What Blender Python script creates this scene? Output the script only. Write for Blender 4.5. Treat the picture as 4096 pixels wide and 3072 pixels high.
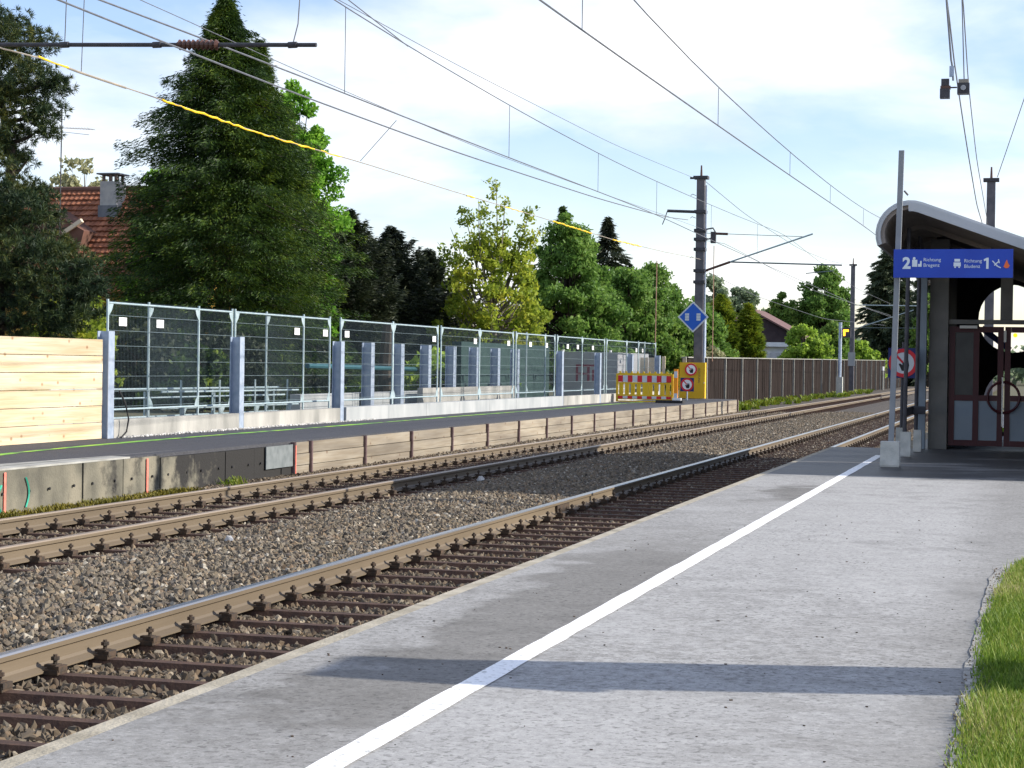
import bpy, math, random
import numpy as np
from mathutils import Vector, Matrix
R = math.radians
rng = np.random.default_rng(7)
random.seed(5)
S = bpy.context.scene
for o in list(bpy.data.objects): bpy.data.objects.remove(o)
COL = S.collection

# ------------------------------------------------------------------ camera, world, sun, exposure
cam_d = bpy.data.cameras.new('camera'); cam = bpy.data.objects.new('camera', cam_d); COL.objects.link(cam)
cam_d.sensor_width = 36; cam_d.lens = 36 * 7430 / 4096; cam_d.clip_start = .1; cam_d.clip_end = 4000
cam.location = (0, 0, 1.65)
cam.rotation_euler = (1.5604174, -0.0141190, 0.2707331)
S.camera = cam
S.view_settings.view_transform = 'Standard'; S.view_settings.look = 'None'
S.view_settings.exposure = 0.54; S.view_settings.gamma = 1; S.view_settings.use_curve_mapping = False
SUN_AZ, SUN_EL = R(75.5), R(27)          # azimuth clockwise from +Y
sun_dir = Vector((math.sin(SUN_AZ) * math.cos(SUN_EL), math.cos(SUN_AZ) * math.cos(SUN_EL), math.sin(SUN_EL)))
sd = bpy.data.lights.new('sun', 'SUN'); sd.energy = 5.0; sd.angle = R(.5); sd.color = (1, .93, .82)
sun = bpy.data.objects.new('sun', sd); COL.objects.link(sun); sun.rotation_euler = sun_dir.to_track_quat('Z', 'Y').to_euler()

W = bpy.data.worlds.new('World'); S.world = W; W.use_nodes = True
nt = W.node_tree; nt.nodes.clear(); N = nt.nodes.new; L = nt.links.new
out = N('ShaderNodeOutputWorld'); bg = N('ShaderNodeBackground'); bg.inputs['Strength'].default_value = .1
sky = N('ShaderNodeTexSky'); sky.sky_type = 'NISHITA'; sky.sun_disc = False
sky.sun_elevation = SUN_EL; sky.sun_rotation = SUN_AZ; sky.altitude = 400; sky.ozone_density = 1.2; sky.dust_density = .6
tc = N('ShaderNodeTexCoord'); sp = N('ShaderNodeSeparateXYZ'); L(tc.outputs['Generated'], sp.inputs[0])
def wm(op, a, b=None):
    n = N('ShaderNodeMath'); n.operation = op
    for i, v in enumerate((a, b)):
        if v is None: continue
        if isinstance(v, (int, float)): n.inputs[i].default_value = v
        else: L(v, n.inputs[i])
    return n.outputs[0]
zz = wm('ADD', wm('ABSOLUTE', sp.outputs['Z']), .22)
cb = N('ShaderNodeCombineXYZ'); L(wm('DIVIDE', sp.outputs['X'], zz), cb.inputs[0]); L(wm('DIVIDE', sp.outputs['Y'], zz), cb.inputs[1])
nz = N('ShaderNodeTexNoise'); nz.inputs['Scale'].default_value = 1.25; nz.inputs['Detail'].default_value = 9; nz.inputs['Roughness'].default_value = .52; nz.inputs['Distortion'].default_value = .25
mp = N('ShaderNodeMapping'); mp.inputs['Location'].default_value = (3.1, 1.2, 0); L(cb.outputs[0], mp.inputs[0]); L(mp.outputs[0], nz.inputs['Vector'])
cr = N('ShaderNodeValToRGB'); cr.color_ramp.elements[0].position = .465; cr.color_ramp.elements[1].position = .65; L(nz.outputs[0], cr.inputs[0])
cr.color_ramp.elements[0].color = (.16, .16, .16, 1)
nz2 = N('ShaderNodeTexNoise'); nz2.inputs['Scale'].default_value = 2.6; nz2.inputs['Detail'].default_value = 6; L(mp.outputs[0], nz2.inputs['Vector'])
cc = N('ShaderNodeValToRGB'); cc.color_ramp.elements[0].position = .3; cc.color_ramp.elements[1].position = .62
cc.color_ramp.elements[0].color = (6.0, 6.5, 7.4, 1); cc.color_ramp.elements[1].color = (9.6, 9.7, 9.9, 1); L(nz2.outputs[0], cc.inputs[0])
mx = N('ShaderNodeMixRGB'); L(cr.outputs[0], mx.inputs[0]); hv = N('ShaderNodeHueSaturation'); hv.inputs['Saturation'].default_value = 1.28; hv.inputs['Value'].default_value = 1.45; tn = N('ShaderNodeMixRGB'); tn.blend_type = 'MULTIPLY'; tn.inputs[0].default_value = 1; tn.inputs[2].default_value = (1.03, .96, 1.03, 1); L(sky.outputs[0], tn.inputs[1]); L(tn.outputs[0], hv.inputs['Color']); L(hv.outputs[0], mx.inputs[1]); L(cc.outputs[0], mx.inputs[2])
L(mx.outputs[0], bg.inputs['Color']); L(bg.outputs[0], out.inputs['Surface'])

# ------------------------------------------------------------------ materials
def mat(name, c1, c2=None, scale=5., rough=.7, bump=0., bscale=None, metal=0., c3=None, coords='pos', stretch=(1, 1, 1), island=0., emis=None, spec=.4, detail=6, lo=.35, hi=.65):
    m = bpy.data.materials.new(name); m.use_nodes = True
    t = m.node_tree; b = t.nodes['Principled BSDF']
    b.inputs['Roughness'].default_value = rough; b.inputs['Metallic'].default_value = metal
    b.inputs['Specular IOR Level'].default_value = spec
    def nn(k): return t.nodes.new(k)
    ln = t.links.new
    if emis:
        b.inputs['Emission Color'].default_value = (*emis[0], 1); b.inputs['Emission Strength'].default_value = emis[1]
    if c2 is None: c2 = tuple(x * .8 for x in c1)
    if coords == 'pos': src = nn('ShaderNodeNewGeometry').outputs['Position']
    else: src = nn('ShaderNodeTexCoord').outputs['Object']
    mpp = nn('ShaderNodeMapping'); mpp.inputs['Scale'].default_value = stretch; ln(src, mpp.inputs[0])
    ns = nn('ShaderNodeTexNoise'); ns.inputs['Scale'].default_value = scale; ns.inputs['Detail'].default_value = detail; ln(mpp.outputs[0], ns.inputs['Vector'])
    rp = nn('ShaderNodeValToRGB'); e = rp.color_ramp.elements
    e[0].position = lo; e[0].color = (*c1, 1); e[1].position = hi; e[1].color = (*c2, 1)
    if c3: x = e.new((lo + hi) / 2); x.color = (*c3, 1)
    ln(ns.outputs[0], rp.inputs[0]); colr = rp.outputs[0]
    if island:
        g = nn('ShaderNodeNewGeometry'); oi = nn('ShaderNodeObjectInfo')
        ad = nn('ShaderNodeMath'); ad.operation = 'ADD'; ln(g.outputs['Random Per Island'], ad.inputs[0]); ln(oi.outputs['Random'], ad.inputs[1])
        fr = nn('ShaderNodeMath'); fr.operation = 'FRACT'; ln(ad.outputs[0], fr.inputs[0])
        mr = nn('ShaderNodeMapRange'); mr.inputs[3].default_value = 1 - island; mr.inputs[4].default_value = 1 + island; ln(fr.outputs[0], mr.inputs[0])
        hs = nn('ShaderNodeHueSaturation'); ln(mr.outputs[0], hs.inputs['Value']); ln(colr, hs.inputs['Color']); colr = hs.outputs[0]
    ln(colr, b.inputs['Base Color'])
    if bump:
        n2 = nn('ShaderNodeTexNoise'); n2.inputs['Scale'].default_value = bscale or scale * 4; n2.inputs['Detail'].default_value = 8; ln(mpp.outputs[0], n2.inputs['Vector'])
        bp = nn('ShaderNodeBump'); bp.inputs['Strength'].default_value = bump; bp.inputs['Distance'].default_value = .02; ln(n2.outputs[0], bp.inputs['Height']); ln(bp.outputs[0], b.inputs['Normal'])
    return m
def leafmat(name, cols, trans=.35, rough=.55):
    m = bpy.data.materials.new(name); m.use_nodes = True; t = m.node_tree; b = t.nodes['Principled BSDF']; o = t.nodes['Material Output']
    g = t.nodes.new('ShaderNodeNewGeometry'); rp = t.nodes.new('ShaderNodeValToRGB'); e = rp.color_ramp.elements
    e[0].color = (*cols[0], 1); e[1].color = (*cols[-1], 1)
    for i, c in enumerate(cols[1:-1]): x = e.new((i + 1) / (len(cols) - 1)); x.color = (*c, 1)
    ns = t.nodes.new('ShaderNodeTexNoise'); ns.inputs['Scale'].default_value = .9; ns.inputs['Detail'].default_value = 3; t.links.new(g.outputs['Position'], ns.inputs['Vector'])
    a = t.nodes.new('ShaderNodeMath'); a.operation = 'MULTIPLY_ADD'; t.links.new(g.outputs['Random Per Island'], a.inputs[0]); a.inputs[1].default_value = .55
    sb = t.nodes.new('ShaderNodeMath'); sb.operation = 'MULTIPLY_ADD'; t.links.new(ns.outputs[0], sb.inputs[0]); sb.inputs[1].default_value = 1.4; sb.inputs[2].default_value = -.48
    t.links.new(sb.outputs[0], a.inputs[2]); t.links.new(a.outputs[0], rp.inputs[0]); t.links.new(rp.outputs[0], b.inputs['Base Color'])
    b.inputs['Roughness'].default_value = rough; b.inputs['Specular IOR Level'].default_value = .25
    tr = t.nodes.new('ShaderNodeBsdfTranslucent'); t.links.new(rp.outputs[0], tr.inputs[0])
    ms = t.nodes.new('ShaderNodeMixShader'); ms.inputs[0].default_value = trans
    t.links.new(b.outputs[0], ms.inputs[1]); t.links.new(tr.outputs[0], ms.inputs[2]); t.links.new(ms.outputs[0], o.inputs['Surface'])
    return m
M = {}
M['ground'] = mat('ground_soil', (.07, .08, .035), (.12, .10, .06), 2., .95, .5, 8)
M['ballast'] = mat('ballast_base', (.03, .026, .022), (.11, .092, .075), 22., .95, 1., 30)
M['cess'] = mat('cess_gravel', (.10, .085, .05), (.22, .19, .13), 9., .95, .6, 40)
M['margin'] = mat('gravel_margin', (.22, .21, .19), (.40, .39, .36), 30., .95, .5, 120)
M['rail'] = mat('rail_rust', (.105, .081, .054), (.165, .128, .085), 1.5, .6, .1, 40, stretch=(1, .15, 1), lo=.3, hi=.7)
M['railtop'] = mat('rail_head', (.34, .34, .35), (.42, .40, .38), 2., .28, metal=.85, stretch=(1, .1, 1))
M['railtop_old'] = mat('rail_head_rusty', (.24, .19, .14), (.31, .25, .19), 2., .45, metal=.3, stretch=(1, .1, 1))
M['sleeper'] = mat('sleeper_rust', (.045, .024, .017), (.085, .045, .028), 12., .85, .3)
M['clip'] = mat('clip_iron', (.035, .028, .022), (.08, .05, .03), 30., .8, .2)
M['kerb'] = mat('kerb_concrete', (.28, .25, .19), (.42, .38, .30), 6., .9, .4, 60)
M['block'] = mat('block_concrete', (.22, .20, .15), (.10, .095, .075), 2.0, .9, .35, 40, c3=(.16, .15, .115), stretch=(1, 1, .8), lo=.36, hi=.64)
M['steel'] = mat('galvanised_steel', (.30, .37, .48), (.40, .46, .56), 9., .45, metal=.3)
M['tube'] = mat('galvanised_tube', (.30, .40, .43), (.40, .48, .51), 9., .5, metal=.3)
M['mesh'] = mat('mesh_wire', (.085, .125, .14), (.12, .16, .18), 9., .6, metal=.1)
M['brownsteel'] = mat('brown_steel', (.085, .05, .05), (.15, .10, .10), 8., .7)
M['wallconc'] = mat('grey_wall_concrete', (.22, .22, .205), (.42, .41, .38), 1.6, .9, .25, 40, stretch=(1, 1, .35))
M['whiteconc'] = mat('new_wall_concrete', (.27, .29, .30), (.37, .385, .39), 1.8, .85, .2, 30, stretch=(1, 1, .5))
M['platline'] = mat('white_line_paint', (.86, .86, .85), (.50, .50, .48), 35., .7, .3, 80, lo=.55, hi=.66)
M['green'] = mat('green_spray_paint', (.10, .14, .08), (.34, .58, .04), 2.5, .7, c3=(.14, .42, .05), lo=.36, hi=.60)
M['pinkspray'] = mat('pink_spray_paint', (.80, .16, .12), (.70, .22, .16), 20., .7)
M['tealspray'] = mat('teal_spray_paint', (.03, .45, .30), (.05, .38, .26), 20., .7)
M['darkwood'] = mat('brown_barrier_board', (.014, .011, .010), (.036, .028, .025), 6., 1., .4, stretch=(1, 1, .12), spec=.05)
M['barrierpost'] = mat('barrier_post', (.20, .20, .18), (.27, .27, .245), 3., .7)
M['mast'] = mat('mast_paint', (.085, .085, .10), (.13, .125, .14), 4., .6)
M['pole'] = mat('pole_grey', (.20, .22, .24), (.25, .27, .29), 4., .6)
M['plate'] = mat('dull_metal_plate', (.13, .15, .155), (.19, .21, .215), 7., .6)
M['iron'] = mat('dark_iron', (.035, .035, .042), (.06, .06, .07), 9., .6)
M['insul'] = mat('brown_insulator', (.07, .03, .02), (.10, .045, .03), 9., .3)
M['wire'] = mat('catenary_wire', (.10, .11, .13), (.14, .15, .17), 9., .6)
M['yellowwrap'] = mat('yellow_wrap', (.80, .48, .01), (.95, .66, .03), 3., .5)
M['creamwrap'] = mat('pale_wrap', (.24, .22, .19), (.36, .31, .24), 3., .6)
M['rope'] = mat('brown_rope', (.30, .18, .13), (.35, .2, .14), 3., .8)
M['blue'] = mat('sign_blue', (.010, .05, .40), (.012, .06, .44), 3., .45)
M['diamblue'] = mat('diamond_blue', (.010, .10, .50), (.012, .11, .54), 3., .45)
M['navy'] = mat('sign_navy', (.012, .02, .13), (.014, .024, .15), 3., .5)
M['white'] = mat('white_plate', (.78, .79, .80), (.84, .84, .84), 3., .5)
M['palegrey'] = mat('sign_lettering', (.62, .70, .78), (.66, .74, .80), 3., .5)
M['red'] = mat('sign_red', (.62, .015, .03), (.68, .02, .035), 3., .45)
M['black'] = mat('black_print', (.012, .012, .014), (.02, .02, .022), 3., .6)
M['orangeprint'] = mat('orange_print', (.75, .13, .03), (.8, .16, .04), 3., .5)
M['greytext'] = mat('grey_print', (.32, .33, .36), (.36, .37, .4), 3., .5)
M['barrieryellow'] = mat('barricade_yellow', (.72, .44, .01), (.78, .50, .015), 3., .5)
M['yellowbox'] = mat('yellow_board', (.62, .36, .008), (.70, .42, .012), 1.2, .6)
M['orange'] = mat('beacon_orange', (.95, .30, .01), (1., .36, .015), 3., .4)
M['reflwhite'] = mat('reflective_white', (.55, .60, .66), (.62, .66, .70), 3., .35)
M['rubber'] = mat('black_rubber', (.02, .02, .022), (.035, .035, .038), 9., .85)
M['glow'] = mat('amber_lamp', (.9, .4, .02), (.9, .4, .02), 3., .5, emis=((1, .42, .02), 3.2))
M['glow2'] = mat('amber_bulb', (.9, .3, .02), (.9, .3, .02), 3., .5, emis=((1, .30, .01), 2.5))
M['roofmetal'] = mat('shelter_roof_metal', (.42, .45, .47), (.50, .52, .54), 2., .5)
M['soffit'] = mat('shelter_soffit', (.24, .205, .175), (.30, .26, .225), 2., .8)
M['shelterwall'] = mat('shelter_concrete', (.14, .14, .13), (.19, .185, .175), 2.5, .85, .2, 40)
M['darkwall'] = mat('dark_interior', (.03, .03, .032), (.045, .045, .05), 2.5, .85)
M['gatered'] = mat('gate_red', (.045, .004, .008), (.060, .007, .011), 3., .5)
M['gatepanel'] = mat('gate_panel', (.19, .23, .27), (.22, .27, .32), 3., .6)
M['dimglass'] = mat('smoked_pane', (.02, .021, .022), (.035, .036, .036), 4., .35)
M['whitebar'] = mat('pale_handle', (.62, .60, .55), (.66, .64, .6), 3., .5)
M['footconc'] = mat('footing_concrete', (.42, .43, .40), (.56, .56, .52), 7., .9, .4, 50)
M['tile'] = mat('roof_tile', (.20, .070, .035), (.34, .135, .07), 2.2, .85, .3, 30, island=.22)
M['ridge'] = mat('ridge_tile', (.10, .05, .035), (.15, .07, .05), 2.2, .85)
M['ochre'] = mat('ochre_render', (.46, .27, .05), (.52, .32, .08), 1.5, .9)
M['chimney'] = mat('chimney_render', (.30, .30, .30), (.40, .39, .37), 4., .9, .3)
M['lead'] = mat('lead_flashing', (.10, .11, .13), (.14, .15, .17), 4., .6)
M['darkroof'] = mat('dark_gable_boards', (.030, .020, .026), (.05, .035, .04), 2., .85)
M['redroof'] = mat('dull_red_roof', (.12, .07, .065), (.16, .09, .085), 2., .85)
M['whitewash'] = mat('white_render', (.60, .62, .66), (.68, .70, .72), 2., .8)
M['greywash'] = mat('grey_render', (.34, .35, .38), (.40, .41, .44), 2., .8)
M['bark'] = mat('bark', (.03, .023, .018), (.06, .048, .037), 6., .95, .6, stretch=(1, 1, .3))
M['birch'] = mat('pale_bark', (.14, .12, .10), (.22, .19, .16), 6., .95, .4)
M['greybox'] = mat('container_grey', (.30, .31, .33), (.36, .37, .39), 2., .7)
M['screen'] = mat('dark_green_screen', (.012, .035, .035), (.02, .05, .045), 5., .9)
M['tealbar'] = mat('teal_tube', (.012, .07, .09), (.018, .09, .11), 5., .6)
M['maroon'] = mat('maroon_print', (.20, .02, .05), (.24, .03, .06), 5., .7)
M['paleboard'] = mat('pale_boards', (.60, .50, .36), (.70, .60, .46), 5., .8)
M['stonewhite'] = mat('white_gravel', (.45, .44, .42), (.68, .67, .64), 20., .9, island=.3)
M['spruce'] = leafmat('spruce_needles', [(.008, .020, .007), (.020, .046, .009), (.050, .095, .010), (.15, .20, .014)], .25)
M['pine'] = leafmat('pine_needles', [(.010, .022, .013), (.022, .046, .022), (.055, .078, .022), (.13, .125, .02)], .2)
M['darkpine'] = leafmat('dark_pine_needles', [(.010, .017, .010), (.024, .035, .018), (.055, .066, .026)], .2)
M['bright'] = leafmat('bright_leaves', [(.08, .22, .025), (.18, .38, .04), (.32, .52, .07)], .55)
M['yellowleaf'] = leafmat('yellow_leaves', [(.10, .16, .02), (.22, .30, .035), (.38, .44, .05), (.42, .40, .045)], .5)
M['green1'] = leafmat('green_leaves', [(.07, .15, .03), (.14, .26, .05), (.25, .37, .08)], .48)
M['green2'] = leafmat('mid_green_leaves', [(.065, .14, .028), (.14, .24, .045), (.26, .35, .07)], .48)
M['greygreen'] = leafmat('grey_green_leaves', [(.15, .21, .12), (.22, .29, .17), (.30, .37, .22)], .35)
M['lime'] = leafmat('lime_leaves', [(.13, .24, .03), (.28, .42, .055), (.45, .58, .09)], .5)
M['thuja'] = leafmat('thuja_foliage', [(.05, .10, .014), (.15, .22, .02), (.38, .40, .03)], .35)
M['deepconifer'] = leafmat('dull_conifer', [(.035, .055, .035), (.055, .08, .042), (.11, .125, .045)], .2)
M['blossom'] = leafmat('pale_leaves', [(.22, .24, .12), (.34, .34, .18), (.42, .40, .26)], .4)
M['grass'] = leafmat('grass_blades', [(.05, .085, .014), (.10, .18, .016), (.17, .27, .028), (.30, .33, .07), (.42, .38, .18)], .35)
M['weeds'] = leafmat('weed_leaves', [(.07, .12, .012), (.15, .22, .02), (.26, .24, .03)], .35)
M['moss'] = leafmat('moss_tufts', [(.06, .07, .01), (.14, .12, .012), (.20, .16, .02)], .1)

def wood(name, a, b_, grain=30., knots=True, dirt=0.):
    m = mat(name, a, b_, 1.6, .75, .12, 30, stretch=(1, .35, 3))
    t = m.node_tree; b = t.nodes['Principled BSDF']; old = b.inputs['Base Color'].links[0].from_socket
    g = t.nodes.new('ShaderNodeNewGeometry'); mp_ = t.nodes.new('ShaderNodeMapping'); mp_.inputs['Scale'].default_value = (1, .25, 7); t.links.new(g.outputs['Position'], mp_.inputs[0])
    n = t.nodes.new('ShaderNodeTexNoise'); n.inputs['Scale'].default_value = 4; n.inputs['Detail'].default_value = 7; n.inputs['Distortion'].default_value = .6; t.links.new(mp_.outputs[0], n.inputs['Vector'])
    r = t.nodes.new('ShaderNodeValToRGB'); r.color_ramp.elements[0].position = .35; r.color_ramp.elements[0].color = (.66, .55, .40, 1); r.color_ramp.elements[1].position = .6; r.color_ramp.elements[1].color = (1, 1, 1, 1); t.links.new(n.outputs[0], r.inputs[0])
    x = t.nodes.new('ShaderNodeMixRGB'); x.blend_type = 'MULTIPLY'; x.inputs[0].default_value = .45; t.links.new(old, x.inputs[1]); t.links.new(r.outputs[0], x.inputs[2]); last = x.outputs[0]
    if knots:
        v = t.nodes.new('ShaderNodeTexVoronoi'); v.inputs['Scale'].default_value = 3.4; mk = t.nodes.new('ShaderNodeMapping'); mk.inputs['Scale'].default_value = (.01, 1, 1.3); t.links.new(g.outputs['Position'], mk.inputs[0]); t.links.new(mk.outputs[0], v.inputs['Vector'])
        k = t.nodes.new('ShaderNodeValToRGB'); k.color_ramp.elements[0].position = .045; k.color_ramp.elements[0].color = (.42, .22, .10, 1); k.color_ramp.elements[1].position = .16; k.color_ramp.elements[1].color = (1, 1, 1, 1); t.links.new(v.outputs['Distance'], k.inputs[0])
        y = t.nodes.new('ShaderNodeMixRGB'); y.blend_type = 'MULTIPLY'; y.inputs[0].default_value = .8; t.links.new(last, y.inputs[1]); t.links.new(k.outputs[0], y.inputs[2]); last = y.outputs[0]
    oi = t.nodes.new('ShaderNodeObjectInfo'); mr = t.nodes.new('ShaderNodeMapRange'); mr.inputs[3].default_value = .76; mr.inputs[4].default_value = 1.04; t.links.new(oi.outputs['Random'], mr.inputs[0])
    hs = t.nodes.new('ShaderNodeHueSaturation'); t.links.new(mr.outputs[0], hs.inputs['Value']); t.links.new(last, hs.inputs['Color']); t.links.new(hs.outputs[0], b.inputs['Base Color'])
    return m
M['newwood'] = wood('fresh_spruce_board', (.57, .46, .30), (.67, .57, .42))
M['oldwood'] = wood('weathered_plank', (.215, .185, .145), (.34, .30, .235))

# stones for the ballast: colour varies from stone to stone
def stonemat(name, cols):
    m = bpy.data.materials.new(name); m.use_nodes = True; t = m.node_tree; b = t.nodes['Principled BSDF']; b.inputs['Roughness'].default_value = .85; b.inputs['Specular IOR Level'].default_value = .3
    oi = t.nodes.new('ShaderNodeObjectInfo'); r = t.nodes.new('ShaderNodeValToRGB'); r.color_ramp.interpolation = 'CONSTANT'
    e = r.color_ramp.elements; e[0].color = (*cols[0], 1); e[1].position = 1 - 1 / len(cols); e[1].color = (*cols[-1], 1)
    for i, c in enumerate(cols[1:-1]): x = e.new((i + 1) / len(cols)); x.color = (*c, 1)
    t.links.new(oi.outputs['Random'], r.inputs[0]); t.links.new(r.outputs[0], b.inputs['Base Color'])
    return m
M['stones'] = stonemat('ballast_stone', [(0.102, 0.084, 0.063), (0.174, 0.142, 0.099), (0.127, 0.112, 0.088), (0.214, 0.161, 0.106), (0.142, 0.115, 0.085), (0.189, 0.161, 0.121), (0.079, 0.069, 0.056), (0.166, 0.118, 0.077), (0.229, 0.184, 0.127), (0.135, 0.115, 0.088), (0.197, 0.169, 0.134), (0.110, 0.088, 0.063), (0.158, 0.134, 0.099), (0.150, 0.126, 0.092), (0.181, 0.145, 0.099), (0.119, 0.104, 0.085), (0.206, 0.161, 0.114), (0.158, 0.130, 0.103), (0.095, 0.077, 0.056), (0.356, 0.322, 0.261)])
M['rustystones'] = stonemat('rusty_ballast_stone', [(0.075, 0.054, 0.038), (0.128, 0.097, 0.063), (0.102, 0.077, 0.052), (0.061, 0.048, 0.034), (0.162, 0.121, 0.080), (0.115, 0.090, 0.063), (0.087, 0.067, 0.046), (0.169, 0.134, 0.095), (0.136, 0.097, 0.061), (0.109, 0.090, 0.066), (0.143, 0.115, 0.084), (0.094, 0.077, 0.057), (0.121, 0.097, 0.070), (0.258, 0.218, 0.161)])

# platform asphalt with worn, damp and wet places, plus shelter shade in the colour
def asphalt(name, base, dark, wet=False):
    m = bpy.data.materials.new(name); m.use_nodes = True; t = m.node_tree; b = t.nodes['Principled BSDF']; ln = t.links.new
    def nn(k): return t.nodes.new(k)
    pos = nn('ShaderNodeNewGeometry').outputs['Position']
    def noise(sc, det, stretch=(1, 1, 1), rough=.55, dist=0.):
        a = nn('ShaderNodeMapping'); a.inputs['Scale'].default_value = stretch; ln(pos, a.inputs[0])
        n = nn('ShaderNodeTexNoise'); n.inputs['Scale'].default_value = sc; n.inputs['Detail'].default_value = det; n.inputs['Roughness'].default_value = rough; n.inputs['Distortion'].default_value = dist; ln(a.outputs[0], n.inputs['Vector']); return n.outputs[0]
    def ramp(s, p0, p1, v0=0., v1=1.):
        r = nn('ShaderNodeMapRange'); r.inputs[1].default_value = p0; r.inputs[2].default_value = p1; r.inputs[3].default_value = v0; r.inputs[4].default_value = v1; ln(s, r.inputs[0]); return r.outputs[0]
    def math_(op, a, b_):
        n = nn('ShaderNodeMath'); n.operation = op
        for i, v in enumerate((a, b_)):
            if isinstance(v, (int, float)): n.inputs[i].default_value = v
            else: ln(v, n.inputs[i])
        return n.outputs[0]
    def mix(f, a, b_, mode='MIX'):
        x = nn('ShaderNodeMixRGB'); x.blend_type = mode
        for i, v in enumerate((f, a, b_)):
            if isinstance(v, tuple): x.inputs[i].default_value = (*v, 1)
            elif isinstance(v, (int, float)): x.inputs[i].default_value = v
            else: ln(v, x.inputs[i])
        return x.outputs[0]
    grain = ramp(noise(150, 4, rough=.8), .38, .64)
    col = mix(grain, tuple(x * .80 for x in base), tuple(min(1, x * 1.14) for x in base))
    broad = ramp(noise(.55, 6), .35, .68); col = mix(math_('MULTIPLY', broad, .22), col, tuple(x * .6 for x in base))
    mid = ramp(noise(3.2, 7, rough=.7), .47, .60)
    area = ramp(noise(.35, 3), .42, .60)
    worn = math_('MULTIPLY', mid, area); col = mix(math_('MULTIPLY', worn, .50), col, dark)
    pits = ramp(noise(30, 4, rough=.6), .56, .60); pm = math_('MULTIPLY', pits, ramp(noise(1.3, 4), .38, .60, .35, 1.)); col = mix(math_('MULTIPLY', pm, .85), col, tuple(x * .62 for x in dark)); lite = ramp(noise(52, 3, rough=.7), .62, .68); col = mix(math_('MULTIPLY', lite, .2), col, (.72, .71, .69))
    def specks(sc, th, amt, c):
        vo = nn('ShaderNodeTexVoronoi'); vo.inputs['Scale'].default_value = sc; ln(pos, vo.inputs['Vector']); xs = nn('ShaderNodeSeparateXYZ'); ln(vo.outputs['Color'], xs.inputs[0])
        a = math_('MULTIPLY', ramp(vo.outputs['Distance'], th, th * .6, 0, 1), ramp(xs.outputs[0], .62, .66)); return mix(math_('MULTIPLY', a, amt), col, c)
    col = specks(26, .22, .85, tuple(x * .6 for x in dark)); col = specks(43, .25, .6, tuple(x * .7 for x in dark)); col = specks(33, .16, .5, (.66, .65, .62))
    sp1 = ramp(noise(26, 6, rough=.8), .40, .60); col = mix(.30, col, mix(sp1, tuple(x * .52 for x in base), tuple(min(1, x * 1.3) for x in base)))
    sp2 = ramp(noise(9, 8, rough=.8), .42, .60); col = mix(math_('MULTIPLY', sp2, .26), col, tuple(x * .62 for x in base))
    rough = .82
    if wet:
        xyz = nn('ShaderNodeSeparateXYZ'); ln(pos, xyz.inputs[0]); X, Y = xyz.outputs[0], xyz.outputs[1]
        wob = ramp(noise(1.1, 6, rough=.6), .3, .7, -.35, .35)
        # damp fringe on the track side of the white line, between 6 and 12 m out
        xx = math_('ADD', X, wob); band = math_('MULTIPLY', ramp(xx, -2.85, -2.62), ramp(xx, -2.05, -2.0, 1, .85))
        yy = math_('ADD', Y, math_('MULTIPLY', wob, 2.5)); damp = math_('MULTIPLY', band, math_('MULTIPLY', ramp(yy, 5.6, 6.4), ramp(yy, 12.2, 14.2, 1, 0)))
        side = ramp(X, -2.1, -2.0, 1, 0); damp = math_('MULTIPLY', damp, side)
        mott = ramp(noise(14, 8, rough=.82), .44, .60); big = ramp(noise(1.0, 5, stretch=(.7, 1, 1)), .36, .62)
        lft = math_('MULTIPLY', side, math_('MULTIPLY', math_('ADD', math_('MULTIPLY', mott, .50), .48), math_('ADD', math_('MULTIPLY', big, .7), .3))); damp = math_('MAXIMUM', damp, math_('MULTIPLY', lft, ramp(Y, 12, 20, 1, .45)))
        nr = math_('MULTIPLY', math_('MULTIPLY', mott, ramp(noise(.8, 5), .42, .58)), ramp(Y, 8.5, 12, .75, .12)); damp = math_('MAXIMUM', damp, nr)
        # second damp tongue round 16 m, and the strip along the lawn
        d2 = math_('MULTIPLY', math_('MULTIPLY', ramp(xx, -2.6, -2.4), side), math_('MULTIPLY', ramp(yy, 17.2, 18.), ramp(yy, 19.8, 20.6, 1, 0)))
        damp = math_('MAXIMUM', damp, d2)
        g1 = math_('MULTIPLY', ramp(math_('ADD', X, math_('MULTIPLY', wob, .35)), -.62, -.22), ramp(Y, 5, 12, .75, .55)); damp = math_('MAXIMUM', damp, g1)
        g2 = math_('MULTIPLY', math_('MULTIPLY', ramp(X, -1.4, -.8), ramp(noise(5, 8, stretch=(.5, 1, 1), rough=.75), .44, .58)), math_('MULTIPLY', ramp(Y, 9.6, 10.6, 1, 0), .55)); damp = math_('MAXIMUM', damp, g2)
        # dark worn strip behind the edging stones
        e1 = math_('MULTIPLY', math_('MULTIPLY', ramp(xx, -3.1, -2.75, 1, 0), mid), math_('MULTIPLY', ramp(Y, 14, 18, 1, .3), .75)); damp = math_('MAXIMUM', damp, e1)
        col = mix(math_('MULTIPLY', damp, .78), col, mix(1., col, (.40, .385, .36), 'MULTIPLY'))
        # wet asphalt by the shelter, darkened further to paint in its shade
        wet_shade = math_('MULTIPLY', ramp(math_('ADD', Y, math_('MULTIPLY', wob, 1.5)), 21.6, 22.6), ramp(noise(.9, 5, stretch=(.5, 1.6, 1)), .30, .50, .45, 1.))
        col = mix(math_('MULTIPLY', wet_shade, .9), col, tuple(x * .15 for x in dark))
        rr = nn('ShaderNodeMapRange'); rr.inputs[3].default_value = rough; rr.inputs[4].default_value = .48; ln(wet_shade, rr.inputs[0]); ln(rr.outputs[0], b.inputs['Roughness'])
    else: b.inputs['Roughness'].default_value = rough
    ln(col, b.inputs['Base Color']); b.inputs['Specular IOR Level'].default_value = .22
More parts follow.
